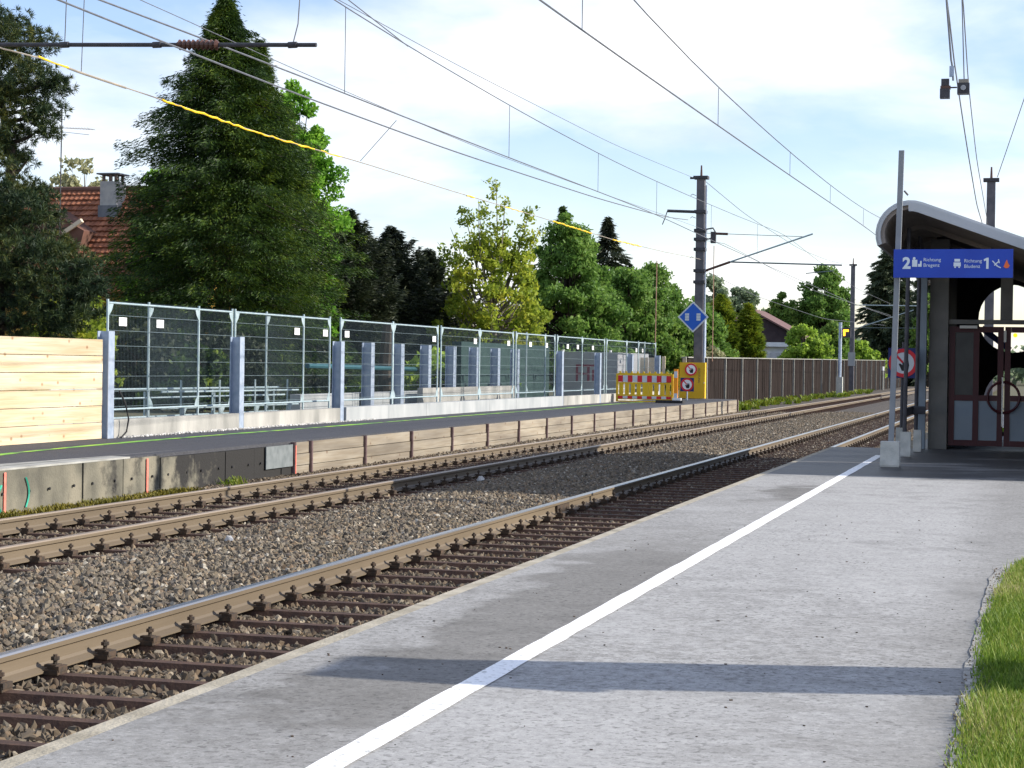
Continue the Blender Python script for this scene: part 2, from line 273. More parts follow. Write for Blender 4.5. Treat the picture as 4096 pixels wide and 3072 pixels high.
    bp = nn('ShaderNodeBump'); bp.inputs['Strength'].default_value = .35; bp.inputs['Distance'].default_value = .006; ln(noise(110, 6, rough=.8), bp.inputs['Height']); ln(bp.outputs[0], b.inputs['Normal'])
    return m
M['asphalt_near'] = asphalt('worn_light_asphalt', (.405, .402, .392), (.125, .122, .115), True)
M['asphalt_far'] = asphalt('fresh_dark_asphalt', (.070, .072, .082), (.05, .05, .058))
M['conc_strip'] = mat('pale_platform_strip', (.26, .26, .24), (.40, .40, .37), 3., .9, .2, 60)

# ------------------------------------------------------------------ mesh helpers
class MB:
    def __init__(s): s.v = []; s.f = []
    def add(s, vs, fs):
        n = len(s.v); s.v += [tuple(v) for v in vs]; s.f += [tuple(i + n for i in f) for f in fs]; return s
    def box(s, x0, x1, y0, y1, z0, z1, rot=None):
        vs = [(x, y, z) for x in (x0, x1) for y in (y0, y1) for z in (z0, z1)]
        if rot:
            c = Vector(((x0 + x1) / 2, (y0 + y1) / 2, (z0 + z1) / 2)); vs = [rot @ (Vector(v) - c) + c for v in vs]
        return s.add(vs, [(0, 1, 3, 2), (4, 6, 7, 5), (0, 4, 5, 1), (2, 3, 7, 6), (0, 2, 6, 4), (1, 5, 7, 3)])
    def tube(s, p, q, r, n=6, r2=None):
        p, q = Vector(p), Vector(q); d = (q - p).normalized(); a = d.orthogonal().normalized(); b = d.cross(a); r2 = r if r2 is None else r2
        vs = []
        for c, rr in ((p, r), (q, r2)):
            for i in range(n):
                t = 2 * math.pi * i / n; vs.append(c + a * math.cos(t) * rr + b * math.sin(t) * rr)
        fs = [(i, (i + 1) % n, n + (i + 1) % n, n + i) for i in range(n)] + [tuple(range(n))[::-1], tuple(range(n, 2 * n))]
        return s.add(vs, fs)
    def path(s, pts, r, n=5):
        pts = [Vector(p) for p in pts]; m = len(s.v); k = len(pts)
        rs = r if isinstance(r, (list, tuple)) else [r] * k
        for i, p in enumerate(pts):
            d = (pts[min(i + 1, k - 1)] - pts[max(i - 1, 0)]).normalized()
            up = Vector((0, 0, 1)) if abs(d.z) < .9 else Vector((1, 0, 0)); a = d.cross(up).normalized(); b = d.cross(a)
            for j in range(n):
                t = 2 * math.pi * j / n; s.v.append(tuple(p + (a * math.cos(t) + b * math.sin(t)) * rs[i]))
        for i in range(k - 1):
            for j in range(n):
                a0 = m + i * n + j; a1 = m + i * n + (j + 1) % n; s.f.append((a0, a1, a1 + n, a0 + n))
        s.f.append(tuple(m + j for j in range(n))[::-1]); s.f.append(tuple(m + (k - 1) * n + j for j in range(n))); return s
    def prism(s, poly, axis, a, b):
        """extrude a 2-D polygon along an axis: 'y' takes (x,z), 'x' takes (y,z), 'z' takes (x,y)"""
        def P(u, w, t): return {'y': (u, t, w), 'x': (t, u, w), 'z': (u, w, t)}[axis]
        n = len(poly); vs = [P(u, w, a) for u, w in poly] + [P(u, w, b) for u, w in poly]
        return s.add(vs, [(i, (i + 1) % n, n + (i + 1) % n, n + i) for i in range(n)] + [tuple(range(n))[::-1], tuple(range(n, 2 * n))])
    def mesh(s, name, m, off=(0, 0, 0), smooth=False):
        me = bpy.data.meshes.new(name); o = Vector(off); me.from_pydata([tuple(Vector(v) - o) for v in s.v], [], s.f)
        me.materials.append(m); me.validate()
        import bmesh
        bm = bmesh.new(); bm.from_mesh(me); bmesh.ops.recalc_face_normals(bm, faces=bm.faces); bm.to_mesh(me); bm.free()
        if smooth: me.shade_smooth()
        return me
def link(o): COL.objects.link(o); return o
def tag(o, label=None, cat=None, group=None, kind=None):
    if label: o['label'] = label
    if cat: o['category'] = cat
    if group: o['group'] = group
    if kind: o['kind'] = kind
    return o
def thing(name, label, cat, loc, group=None):
    o = bpy.data.objects.new(name, None); o.location = loc; o.empty_display_size = .2; link(o); return tag(o, label, cat, group)
def wloc(p):
    v = Vector((0, 0, 0))
    while p is not None: v += p.location; p = p.parent
    return v
def part(mb, name, m, parent=None, smooth=False, **k):
    """mesh vertices are given in world coordinates; the object hangs under its parent"""
    off = wloc(parent) if parent else (0, 0, 0)
    o = bpy.data.objects.new(name, mb.mesh(name, m, off, smooth)); o.parent = parent; link(o)
    return tag(o, **k) if k else o
def inst(me, name, loc, parent=None, rot=None, scale=None):
    o = bpy.data.objects.new(name, me); off = wloc(parent) if parent else Vector((0, 0, 0)); o.location = Vector(loc) - off; o.parent = parent
    if rot: o.rotation_euler = rot
    if scale: o.scale = scale
    return link(o)
def struct(mb, name, m, smooth=False): return part(mb, name, m, None, smooth, kind='structure')
def rawmesh(name, co, quads, m, parent=None, tris=False):
    me = bpy.data.meshes.new(name); k = 3 if tris else 4; off = np.array(wloc(parent)) if parent else 0
    co = co - off
    me.vertices.add(len(co)); me.vertices.foreach_set('co', co.astype(np.float32).ravel())
    nf = len(quads); me.loops.add(nf * k); me.loops.foreach_set('vertex_index', quads.astype(np.int32).ravel())
    me.polygons.add(nf); me.polygons.foreach_set('loop_start', np.arange(nf, dtype=np.int32) * k); me.polygons.foreach_set('loop_total', np.full(nf, k, np.int32))
    me.update(calc_edges=True); me.materials.append(m)
    o = bpy.data.objects.new(name, me); o.parent = parent; return link(o)
def text(s, x, y, z, size, m, name, parent, align='LEFT', bold=0.):
    """flat lettering facing -Y"""
    cu = bpy.data.curves.new(name, 'FONT'); cu.body = s; cu.size = size; cu.align_x = align; cu.offset = bold; cu.resolution_u = 3
    t = bpy.data.objects.new('tmp', cu); COL.objects.link(t); bpy.context.view_layer.update()
    me = bpy.data.meshes.new_from_object(t.evaluated_get(bpy.context.evaluated_depsgraph_get())); COL.objects.unlink(t); bpy.data.objects.remove(t)
    me.materials.clear(); me.materials.append(m)
    for v in me.vertices: v.co = Vector((v.co.x, 0, v.co.y))
    return inst(me, name, (x, y, z), parent)
def disc(mb, x, y, z, r0, r1, n=28):
    """ring or disc facing -Y"""
    vs = []; fs = []
    for i in range(n):
        t = 2 * math.pi * i / n; vs.append((x + math.cos(t) * r1, y, z + math.sin(t) * r1))
    if r0 > 0:
        for i in range(n):
            t = 2 * math.pi * i / n; vs.append((x + math.cos(t) * r0, y, z + math.sin(t) * r0))
        fs = [(i, (i + 1) % n, n + (i + 1) % n, n + i) for i in range(n)]
    else: fs = [tuple(range(n))]
    return mb.add(vs, fs)

# ------------------------------------------------------------------ setting: ground, ballast, platforms
mb = MB()
mb.add([(-1500, -60, -.62), (-11.2, -60, -.62), (-11.2, 1800, -.62), (-1500, 1800, -.62)], [(0, 1, 2, 3)])
mb.add([(-11.2, -60, -.62), (1500, -60, -.62), (1500, 1800, -.62), (-11.2, 1800, -.62)], [(0, 1, 2, 3)])
struct(mb, 'ground', M['ground'])
# raised garden ground behind the far platform
mb = MB(); mb.add([(-140, -20, .30), (-14.25, -20, .30), (-14.25, 74, .30), (-140, 76, .30)], [(0, 1, 2, 3)]); struct(mb, 'garden_ground', M['ground'])
mb = MB(); mb.add([(-140, 76, .0), (-13.3, 76, .0), (-13.3, 420, .2), (-140, 420, .2)], [(0, 1, 2, 3)]); struct(mb, 'verge_ground', M['ground'])
# ballast bed cross-section
prof = [(-12.9, -.14), (-10.95, -.13), (-10.6, -.17), (-10.3, -.21), (-8.3, -.224), (-8.0, -.18), (-7.0, -.14), (-6.1, -.18), (-5.75, -.224), (-3.7, -.224), (-3.4, -.25), (-3.06, -.30)]
ys = [-10 + i * 2 for i in range(30)] + [50 + i * 20 for i in range(20)]
mb = MB(); mb.v = [(x, y, z) for y in ys for x, z in prof]; n = len(prof)
mb.f = [(j * n + i, j * n + i + 1, (j + 1) * n + i + 1, (j + 1) * n + i) for j in range(len(ys) - 1) for i in range(n - 1)]
struct(mb, 'ballast_bed', M['ballast'])

# loose stones on it
rocks = bpy.data.collections.new('ballast_rock_shapes')
def rock(m, seed, nm):
    r = np.random.default_rng(seed); import bmesh
    bm = bmesh.new(); 
    pts = r.normal(size=(11, 3)); pts /= np.linalg.norm(pts, axis=1)[:, None]; pts *= r.uniform(.75, 1.1, (11, 1)); pts *= (1.15, .85, .68)
    for p in pts: bm.verts.new(p)
    g = bmesh.ops.convex_hull(bm, input=bm.verts)
    for v in [v for v in bm.verts if not v.link_faces]: bm.verts.remove(v)
    me = bpy.data.meshes.new(nm); bm.to_mesh(me); bm.free(); me.materials.append(m)
    return bpy.data.objects.new(nm, me)
def rockset(m, name):
    c = bpy.data.collections.new(name)
    for i in range(7): c.objects.link(rock(m, i + 3, name + '_piece'))
    return c
RS = {'stones': rockset(M['stones'], 'grey_rocks'), 'rusty': rockset(M['rustystones'], 'rusty_rocks'), 'white': rockset(M['stonewhite'], 'white_rocks')}
def scatter(name, quads, coll, density, smin, smax, seed, lift=0., **k):
    mb = MB()
    for q in quads: mb.add(q, [(0, 1, 2, 3)])
    o = part(mb, name, M['ballast'], None, **k)
    g = bpy.data.node_groups.new(name, 'GeometryNodeTree')
    g.interface.new_socket('Geometry', in_out='INPUT', socket_type='NodeSocketGeometry'); g.interface.new_socket('Geometry', in_out='OUTPUT', socket_type='NodeSocketGeometry')
    a = g.nodes.new('NodeGroupInput'); z = g.nodes.new('NodeGroupOutput')
    d = g.nodes.new('GeometryNodeDistributePointsOnFaces'); d.inputs['Density'].default_value = density; d.inputs['Seed'].default_value = seed
    i = g.nodes.new('GeometryNodeInstanceOnPoints'); ci = g.nodes.new('GeometryNodeCollectionInfo'); ci.inputs['Collection'].default_value = coll; ci.inputs['Separate Children'].default_value = True; ci.inputs['Reset Children'].default_value = True
    i.inputs['Pick Instance'].default_value = True
    rv = g.nodes.new('FunctionNodeRandomValue'); rv.data_type = 'FLOAT_VECTOR'; rv.inputs[0].default_value = (0, 0, 0); rv.inputs[1].default_value = (6.28, 6.28, 6.28); rv.inputs['Seed'].default_value = seed
    rs = g.nodes.new('FunctionNodeRandomValue'); rs.data_type = 'FLOAT'; rs.inputs[2].default_value = smin; rs.inputs[3].default_value = smax; rs.inputs['Seed'].default_value = seed + 5
    l = g.links.new; l(a.outputs[0], d.inputs['Mesh']); l(d.outputs['Points'], i.inputs['Points']); l(ci.outputs[0], i.inputs['Instance'])
    l(rv.outputs['Value'], i.inputs['Rotation']); l(rs.outputs[1], i.inputs['Scale'])
    if lift:
        sp_ = g.nodes.new('GeometryNodeSetPosition'); r3 = g.nodes.new('FunctionNodeRandomValue'); r3.data_type = 'FLOAT_VECTOR'; r3.inputs[0].default_value = (0, 0, -lift); r3.inputs[1].default_value = (0, 0, lift); r3.inputs['Seed'].default_value = seed + 9
        l(d.outputs['Points'], sp_.inputs['Geometry']); l(r3.outputs['Value'], sp_.inputs['Offset']); l(sp_.outputs[0], i.inputs['Points'])
    l(i.outputs[0], z.inputs[0])
    md = o.modifiers.new('scatter', 'NODES'); md.node_group = g
    return o
def strip(x0, x1, y0, y1, dz=0., step=1.5):
    """quads of the ballast surface inside the box, leaving out what lies far left of the view"""
    qs = []; xs = sorted({x0, x1} | {x for x, _ in prof if x0 < x < x1})
    pz = lambda x: float(np.interp(x, [p[0] for p in prof], [p[1] for p in prof])) + dz
    y = y0
    while y < y1 - 1e-6:
        ye = min(y + step, y1); lim = -.62 * ye - .5
        for a, b in zip(xs[:-1], xs[1:]):
            a2 = max(a, lim)
            if b > a2: qs.append([(a2, y, pz(a2)), (b, y, pz(b)), (b, ye, pz(b)), (a2, ye, pz(a2))])
        y = ye
    return qs
SK = dict(kind='stuff')
scatter('ballast_stones', strip(-8.6, -5.4, 6, 34), RS['stones'], 980, .018, .050, 1, .018, label='grey brown crushed stone ballast heaped between the two tracks', cat='ballast', kind='stuff')
scatter('ballast_stones', strip(-5.4, -3.06, 4, 34), RS['rusty'], 900, .020, .050, 2, .018, label='rust tinted ballast stones between the near rails beside the platform', cat='ballast', kind='stuff')
scatter('ballast_stones', strip(-11.04, -8.6, 12, 36), RS['rusty'], 950, .022, .044, 3, .016, label='brown ballast stones between the far rails below the timber wall', cat='ballast', kind='stuff')
scatter('ballast_stones', strip(-11.04, -3.06, 34, 78, .012, 4), RS['stones'], 520, .026, .052, 4, .015, label='crushed stone ballast of both tracks further down the line', cat='ballast', kind='stuff')

# rails (a flat-bottomed profile), foot down to z = -.159
def railprof(xc):
    h = [(-.070, -.159), (.070, -.159), (.070, -.148), (.022, -.128), (.009, -.112), (.009, -.052), (.034, -.040), (.036, -.012)]
    return [(xc + a, b) for a, b in h], [(xc + .036, -.012), (xc + .030, -.001), (xc + .022, 0), (xc - .022, 0), (xc - .030, -.001), (xc - .036, -.012)], [(xc - .036, -.012), (xc - .034, -.040), (xc - .009, -.052), (xc - .009, -.112), (xc - .022, -.128), (xc - .070, -.148)]
RX = [(-10.08, 'leftmost rail, beside the timber platform wall', 0), (-8.58, 'second rail from the timber wall, facing the wide ballast strip', 0), (-5.48, 'rail with a bright polished head, nearer of the two seen full length', 1), (-3.98, 'rail nearest the grey platform, showing only past its far end', 1)]
for xc, lab, pol in RX:
    right, top, left = railprof(xc)
    body = right + [(xc + .030, -.013), (xc - .030, -.013)] + left
    t = thing('rail', 'rusty brown ' + lab, 'rail', (xc, 0, -.159), 'running rails of the two tracks')
    part(MB().prism([(x, z) for x, z in body], 'y', -8, 420), 'rail_body', M['rail'], t)
    part(MB().prism(top, 'y', -8, 420), 'rail_head', M['railtop'] if pol else M['railtop_old'], t)
rail3 = [o for o in bpy.data.objects if o.name.startswith('rail') and o.type == 'EMPTY' and abs(o.location.x + 5.48) < .01][0]
part(MB().box(-5.468, -5.440, 21.75, 22.35, -.128, -.045), 'joint_plate', M['clip'], rail3)
# sleepers with their fastenings
SL = .60
mb = MB(); mb.add([(x, y, z) for x in (-1.27, 1.27) for y, z in ((-.12, -.30), (-.045, -.165), (.045, -.165), (.12, -.30))], [(0, 1, 5, 4), (1, 2, 6, 5), (2, 3, 7, 6), (0, 3, 2, 1), (4, 5, 6, 7), (0, 4, 7, 3)])
sleeper_me = mb.mesh('steel_trough', M['sleeper'])
mb = MB(); mb.box(-.045, .05, -.055, .055, -.168, -.140); mb.box(-.030, .030, -.035, .035, -.140, -.112); mb.tube((.005, 0, -.115), (.005, 0, -.055), .013, 6); mb.tube((.005, 0, -.088), (.005, 0, -.068), .026, 6); mb.box(-.055, .0, -.022, .022, -.128, -.114); mb.box(.028, .055, -.05, .05, -.150, -.118)
clip_me = mb.mesh('rail_fastening', M['clip'])
def sleeper(tx, y, group, label):
    t = thing('sleeper', label, 'sleeper', (tx, y, -.28), group)
    inst(sleeper_me, 'steel_trough', (tx, y, 0), t)
    for rx in (-.75, .75):
        for s in (-1, 1): inst(clip_me, 'rail_fastening', (tx + rx + s * .105, y, 0), t, rot=(0, 0, 0 if s > 0 else math.pi))
for k in range(118):
    sleeper(-4.73, 6.6 + SL * k, 'steel sleepers of the near track', 'rusty steel trough sleeper under the rails of the near track')
for k in range(100):
    sleeper(-9.33, 14.2 + SL * k, 'steel sleepers of the far track', 'dark steel trough sleeper under the rails of the far track')
mb = MB()
for k in range(118, 200):
    y = 6.6 + SL * k; mb.box(-6.0, -3.46, y - .09, y + .09, -.28, -.172)
    for s in (-1, 1): mb.box(-5.48 + s * .1 - .04, -5.48 + s * .1 + .04, y - .05, y + .05, -.172, -.09)
for k in range(100, 200):
    y = 14.2 + SL * k; mb.box(-10.6, -8.06, y - .09, y + .09, -.28, -.172)
    for x in (-8.48, -9.98): mb.box(x - .04, x + .04, y - .05, y + .05, -.172, -.09)
part(mb, 'distant_sleepers', M['sleeper'], None, label='distant steel sleepers of both tracks running on towards the bend', cat='sleepers', kind='stuff')

# near platform: asphalt slab, edging stones, white line
PZ = .40
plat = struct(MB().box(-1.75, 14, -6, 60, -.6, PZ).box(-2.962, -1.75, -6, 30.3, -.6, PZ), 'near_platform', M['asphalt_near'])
kl = 2.35
for k in range(14):
    y0 = -2.6 + kl * k
    part(MB().box(-3.05, -2.960, y0 + .004, y0 + kl - .004, -.55, PZ - .003 + random.uniform(-.004, .001)), 'kerb_stone', M['kerb'], plat)
mb = MB(); mb.add([(-3.06, 30.3, -.30), (-1.75, 30.3, -.18), (-1.75, 120, -.2), (-3.06, 120, -.30)], [(0, 1, 2, 3)]); struct(mb, 'cess_gravel', M['cess'])
# line: slightly uneven edges
mb = MB(); n = 120; yy = np.linspace(-2, 27.6, n)
for i, y in enumerate(yy):
    a, b = -2.118 + random.uniform(-.004, .004), -2.008 + random.uniform(-.004, .004); mb.v += [(a, y, PZ + .004), (b, y, PZ + .004)]
mb.f = [(2 * i, 2 * i + 1, 2 * i + 3, 2 * i + 2) for i in range(n - 1)]; struct(mb, 'white_line', M['platline'])

# lawn at the right
gy = [3, 6.0, 6.33, 7.05, 7.77, 9.27, 10.18, 11.64, 12.7, 13.1, 13.3]; gx = [-.17, -.17, -.19, -.17, -.15, -.16, -.14, -.09, .01, .25, 6.]
mb = MB(); Yd = np.linspace(3, 13.5, 60)
for y in Yd: x = float(np.interp(y, [3, 6, 8, 9.3, 11.5, 12.3, 12.9, 13.3], [-.22, -.22, -.23, -.22, -.20, -.14, .05, 6.])) + random.uniform(-.012, .012); mb.v += [(x, y, PZ + .005), (7, y, PZ + .006)]
mb.f = [(2 * i, 2 * i + 1, 2 * i + 3, 2 * i + 2) for i in range(59)]; struct(mb, 'gravel_margin', M['margin'])
scatter('margin_grit', [[(-.25, 5, PZ + .006), (-.1, 5, PZ + .006), (-.02, 12.2, PZ + .006), (-.20, 12.2, PZ + .006)]], RS['stones'], 800, .003, .008, 18, 0, label='small grit lying along the edge of the lawn', cat='grit', kind='stuff')
mb = MB(); nn_ = 60; Ys = np.linspace(3, 13.3, nn_)
for y in Ys: x = float(np.interp(y, gy, gx)) + random.uniform(-.02, .02) if y < 13.25 else 6; mb.v += [(x, y, PZ + .010), (7, y, PZ + .03)]
mb.f = [(2 * i, 2 * i + 1, 2 * i + 3, 2 * i + 2) for i in range(nn_ - 1)]; struct(mb, 'lawn_soil', M['ground'])
nb = 95000; y = rng.uniform(4.5, 13.3, nb); xe = np.interp(y, gy, gx); x = xe + rng.exponential(.35, nb) * 1. - .01 + rng.normal(0, .022, nb)
ok = (x < 1.3) & ~((rng.random(nb) < .5) & (x < xe + .05)); x, y = x[ok], y[ok]; nb = len(x)
h = rng.uniform(.010, .040, nb) * np.where(rng.random(nb) < .06, 1.9, 1.) * (1 + .4 * np.sin(x * 9) * np.cos(y * 5)); az = rng.uniform(0, 6.28, nb); w = rng.uniform(.0025, .005, nb); ln_ = rng.uniform(.1, .9, nb) * h
z0 = np.full(nb, PZ + .008); dx, dy = np.cos(az), np.sin(az)
co = np.stack([np.stack([x - dy * w, y + dx * w, z0], 1), np.stack([x + dy * w, y - dx * w, z0], 1), np.stack([x + dx * ln_, y + dy * ln_, z0 + h], 1)], 1).reshape(-1, 3)
o = rawmesh('grass_blades', co, np.arange(nb * 3).reshape(-1, 3), M['grass'], tris=True); tag(o, 'short bright green grass growing along the platform at the right', 'grass', kind='stuff')

r_ = np.random.default_rng(21)
for k in range(160):      # grit and leaf scraps lying about on the asphalt
    x_, y_ = r_.uniform(-2.9, -.3), r_.uniform(5.4, 16)
    mb = MB(); a = r_.uniform(0, 6.28); q = r_.uniform(.002, .006); mb.box(x_ - q, x_ + q, y_ - q * .7, y_ + q * .7, PZ, PZ + q * .8, Matrix.Rotation(a, 3, 'Z'))
    GRIT = mb if k == 0 else GRIT
    if k: GRIT.add(mb.v, mb.f)
part(GRIT, 'loose_grit', M['clip'], None, label='scattered dark grit and small stones lying on the grey platform', cat='grit', kind='stuff')
for x_, y_, q, lab in ((-7.6, 17.0, .075, 'whitish lump of stone on the ballast beyond the near rail'), (-8.1, 27.5, .09, 'pale stone beside the second rail in the shaded stretch'), (-4.35, 9.4, .05, 'pale stone between two near sleepers')):
    o = inst(RS['white'].objects[1].data, 'pale_stone', (x_, y_, -.13 if x_ < -5 else -.19)); o.scale = (q, q, q); tag(o, lab, 'stone')
# far platform
FX = -11.05
fp = struct(MB().box(-14.3, -11.32, 2, 73.6, -.6, PZ), 'far_platform', M['asphalt_far'])
part(MB().box(-11.318, -11.13, 27.25, 73.6, -.6, PZ - .002), 'asphalt_margin', M['asphalt_far'], fp)
part(MB().box(-11.318, -11.05, 2, 21.6, PZ - .018, PZ + .004), 'pale_strip', M['conc_strip'], fp)
part(MB().box(-11.318, -11.09, 21.61, 27.2, PZ - .045, PZ + .003), 'asphalt_margin', M['asphalt_far'], fp)
mb = MB(); mb.add([(-11.9, 14, PZ + .006), (-11.33, 14, PZ + .006), (-11.33, 24.0, PZ + .006), (-11.36, 21.6, PZ + .006), (-11.62, 18.5, PZ + .006)], [(0, 1, 2, 3, 4)]); part(mb, 'pale_apron', M['conc_strip'], fp)
for k in range(13):      # edging blocks, 1.04 m each
    y0 = 14.13 + 1.04 * k
    part(MB().box(-11.30, FX + random.uniform(-.012, .012), y0 + .012, y0 + 1.028, -.62, PZ - .02 if k < 8 else PZ - .05), 'concrete_block', M['block'], fp)
    if k > 3:
        mb = MB()
        for dy in (.22, .80): mb.tube((FX + .005, y0 + dy, .12), (FX + .022, y0 + dy, .12), .018, 6)
        part(mb, 'lifting_hole', M['black'], fp)
part(MB().box(FX + .015, FX + .03, 25.95, 27.0, .02, .36), 'metal_plate', M['plate'], fp)
ys_p = [27.05, 27.75] + [27.75 + 2.52 * k for k in range(1, 19)]
for i, y in enumerate(ys_p):
    mb = MB(); mb.box(FX - .02, FX + .05, y - .035, y - .023, -.62, PZ - .01); mb.box(FX - .02, FX + .05, y + .023, y + .035, -.62, PZ - .01); mb.box(FX - .01, FX + .06, y - .023, y + .023, -.62, PZ - .015)
    part(mb, 'steel_upright', M['brownsteel'], fp)
    if i < len(ys_p) - 1:
        y1 = ys_p[i + 1]
        for k in range(5):
            z1 = PZ - .02 - .185 * k; d = random.uniform(-.014, .008)
            part(MB().box(FX - .03, FX + .02 + d, y + .036, y1 - .036, z1 - .175, z1), 'timber_plank', M['oldwood'], fp)
part(MB().box(FX - .25, FX, 72.9, 73.6, -.6, PZ - .02), 'end_plank', M['oldwood'], fp)
# green sprayed line, pink and teal marks
mb = MB(); n = 90
for i in range(n):
    y = 21.0 + i * (68 - 21) / (n - 1); x = -13.05 + .35 * math.exp(-(y - 21) / 2.5) + .03 * math.sin(y * .4); w = .075 + .02 * math.sin(y * 1.3) + random.uniform(-.012, .012)
    mb.v += [(x - w, y, PZ + .004), (x + w, y, PZ + .004)]
mb.f = [(2 * i, 2 * i + 1, 2 * i + 3, 2 * i + 2) for i in range(n - 1)]; struct(mb, 'green_marking', M['green'])
for y in (18.55, 22.05): part(MB().box(FX + .016, FX + .020, y - .02, y + .025, -.12, PZ - .04), 'pink_mark', M['pinkspray'], fp)
part(MB().box(FX + .062, FX + .065, 27.03, 27.06, -.10, PZ - .06), 'pink_mark', M['pinkspray'], fp)
mb = MB(); pts = [(FX + .022, 19.0 + .07 * math.sin(t * 3.1), .28 - .34 * t) for t in np.linspace(0, 1, 8)]; mb.path(pts, .012, 4); part(mb, 'teal_mark', M['tealspray'], fp)
mb = MB(); pts = [(FX + .022, 18.47 - .07 * math.sin(t * 3.1), .22 - .30 * t) for t in np.linspace(0, 1, 8)]; mb.path(pts, .014, 4); part(mb, 'teal_mark', M['tealspray'], fp)

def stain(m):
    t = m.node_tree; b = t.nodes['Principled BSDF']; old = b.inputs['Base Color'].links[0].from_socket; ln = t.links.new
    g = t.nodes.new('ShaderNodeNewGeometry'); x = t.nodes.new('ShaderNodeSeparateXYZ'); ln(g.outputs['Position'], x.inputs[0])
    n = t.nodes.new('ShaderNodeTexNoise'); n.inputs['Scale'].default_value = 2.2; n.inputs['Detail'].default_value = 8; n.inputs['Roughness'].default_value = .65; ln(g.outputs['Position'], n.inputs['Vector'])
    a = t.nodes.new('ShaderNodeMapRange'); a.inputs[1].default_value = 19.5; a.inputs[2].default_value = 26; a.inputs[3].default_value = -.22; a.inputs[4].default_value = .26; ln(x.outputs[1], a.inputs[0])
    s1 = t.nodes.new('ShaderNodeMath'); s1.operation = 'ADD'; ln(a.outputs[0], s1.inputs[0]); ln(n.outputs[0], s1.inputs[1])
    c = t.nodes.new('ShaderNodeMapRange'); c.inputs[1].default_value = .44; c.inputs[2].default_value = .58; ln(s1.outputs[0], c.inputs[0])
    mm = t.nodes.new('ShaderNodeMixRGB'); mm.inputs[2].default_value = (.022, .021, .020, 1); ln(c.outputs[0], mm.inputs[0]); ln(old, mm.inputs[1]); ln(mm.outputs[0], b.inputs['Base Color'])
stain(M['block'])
def tufts(name, n, xr, yr, z0, hr, m, wr=(.004, .010), clump=0, **k):
    if clump:
        c = np.stack([rng.uniform(*xr, clump), rng.uniform(*yr, clump)], 1); i = rng.integers(0, clump, n); x = c[i, 0] + rng.normal(0, .07, n); y = c[i, 1] + rng.normal(0, .16, n)
        x = np.clip(x, *xr)
    else: x = rng.uniform(*xr, n); y = rng.uniform(*yr, n)
    h = rng.uniform(*hr, n); az = rng.uniform(0, 6.28, n); w = rng.uniform(*wr, n); le = rng.uniform(.2, 1., n) * h; dx, dy = np.cos(az), np.sin(az); z = np.full(n, z0)
    co = np.stack([np.stack([x - dy * w, y + dx * w, z], 1), np.stack([x + dy * w, y - dx * w, z], 1), np.stack([x + dx * le + dy * w * .6, y + dy * le - dx * w * .6, z + h], 1), np.stack([x + dx * le - dy * w * .6, y + dy * le + dx * w * .6, z + h * .9], 1)], 1).reshape(-1, 3)
    o = rawmesh(name, co, np.arange(n * 4).reshape(-1, 4), m); tag(o, **k); return o
tufts('moss', 5000, (-11.03, -10.72), (17.3, 23.0), -.14, (.02, .09), M['moss'], clump=70, label='yellow green moss and weeds at the foot of the concrete blocks', cat='moss', kind='stuff')
tufts('weeds', 110, (-11.0, -10.8), (24.3, 24.8), -.14, (.05, .16), M['weeds'], clump=4, label='small weed rooted at the foot of the darkest concrete block', cat='weed', kind='stuff')
tufts('verge_weeds', 3800, (-12.9, -11.3), (74.2, 150), -.16, (.06, .34), M['weeds'], (.02, .05), clump=75, label='green weeds on the verge along the brown noise barrier', cat='weeds', kind='stuff')
scatter('gravel_line', [[(-13.92, 26.7, PZ + .01), (-13.76, 26.7, PZ + .01), (-13.76, 38.5, PZ + .01), (-13.92, 38.5, PZ + .01)]], RS['white'], 700, .012, .028, 8, 0, label='pale gravel strip at the foot of the grey parapet wall', cat='gravel', kind='stuff')

# ------------------------------------------------------------------ wooden barrier, steel posts, parapet walls
FWX = -14.0
t = thing('timber_barrier', 'fresh pale timber barrier of six wide boards left of the first steel post', 'timber barrier', (FWX, 20, PZ))
hz = (1.96 - PZ) / 6
for k in range(6):
    d = random.uniform(-.006, .008)
    part(MB().box(FWX - .03, FWX + .03 + d, 12.0, 26.33, PZ + hz * k + .004, PZ + hz * (k + 1) - .006), 'board', M['newwood'], t)
def hpost(mb, x, y, z0, z1, w=.20, tk=.014):
    mb.box(x - w / 2, x - w / 2 + tk, y - w / 2, y + w / 2, z0, z1); mb.box(x + w / 2 - tk, x + w / 2, y - w / 2, y + w / 2, z0, z1); mb.box(x - w / 2 + tk, x + w / 2 - tk, y - tk / 2, y + tk / 2, z0, z1 - .002)
labs = ['galvanised steel H post at the end of the fresh timber boards', 'second galvanised steel H post, between the two grey wall panels', 'third galvanised steel H post, where the grey wall meets the pale wall',
        'steel H post ending the pale wall, left of two shaded fence panels', 'steel H post before the grey container print', 'steel H post behind the left end of the yellow barricade', 'last steel H post, behind the right end of the yellow barricade']
for y, lab in zip([26.5, 31.55, 36.75, 56.0, 61.3, 66.6, 71.8], labs):
    mb = MB(); hpost(mb, FWX, y, PZ, 2.09); t = part(mb, 'steel_post', M['steel'], None, label=lab, cat='steel post', group='steel posts along the far platform wall')
labs2 = ['first (leftmost) short steel post behind the pale wall', 'second short steel post behind the pale wall, beside a fence upright', 'third short steel post behind the pale wall, above the loose parapet', 'fourth short steel post behind the pale wall, middle of the row',
         'fifth short steel post behind the pale wall, right end of the loose parapet', 'sixth short steel post, standing bolted on the pale wall', 'seventh short steel post, last before the fence joins the wall']
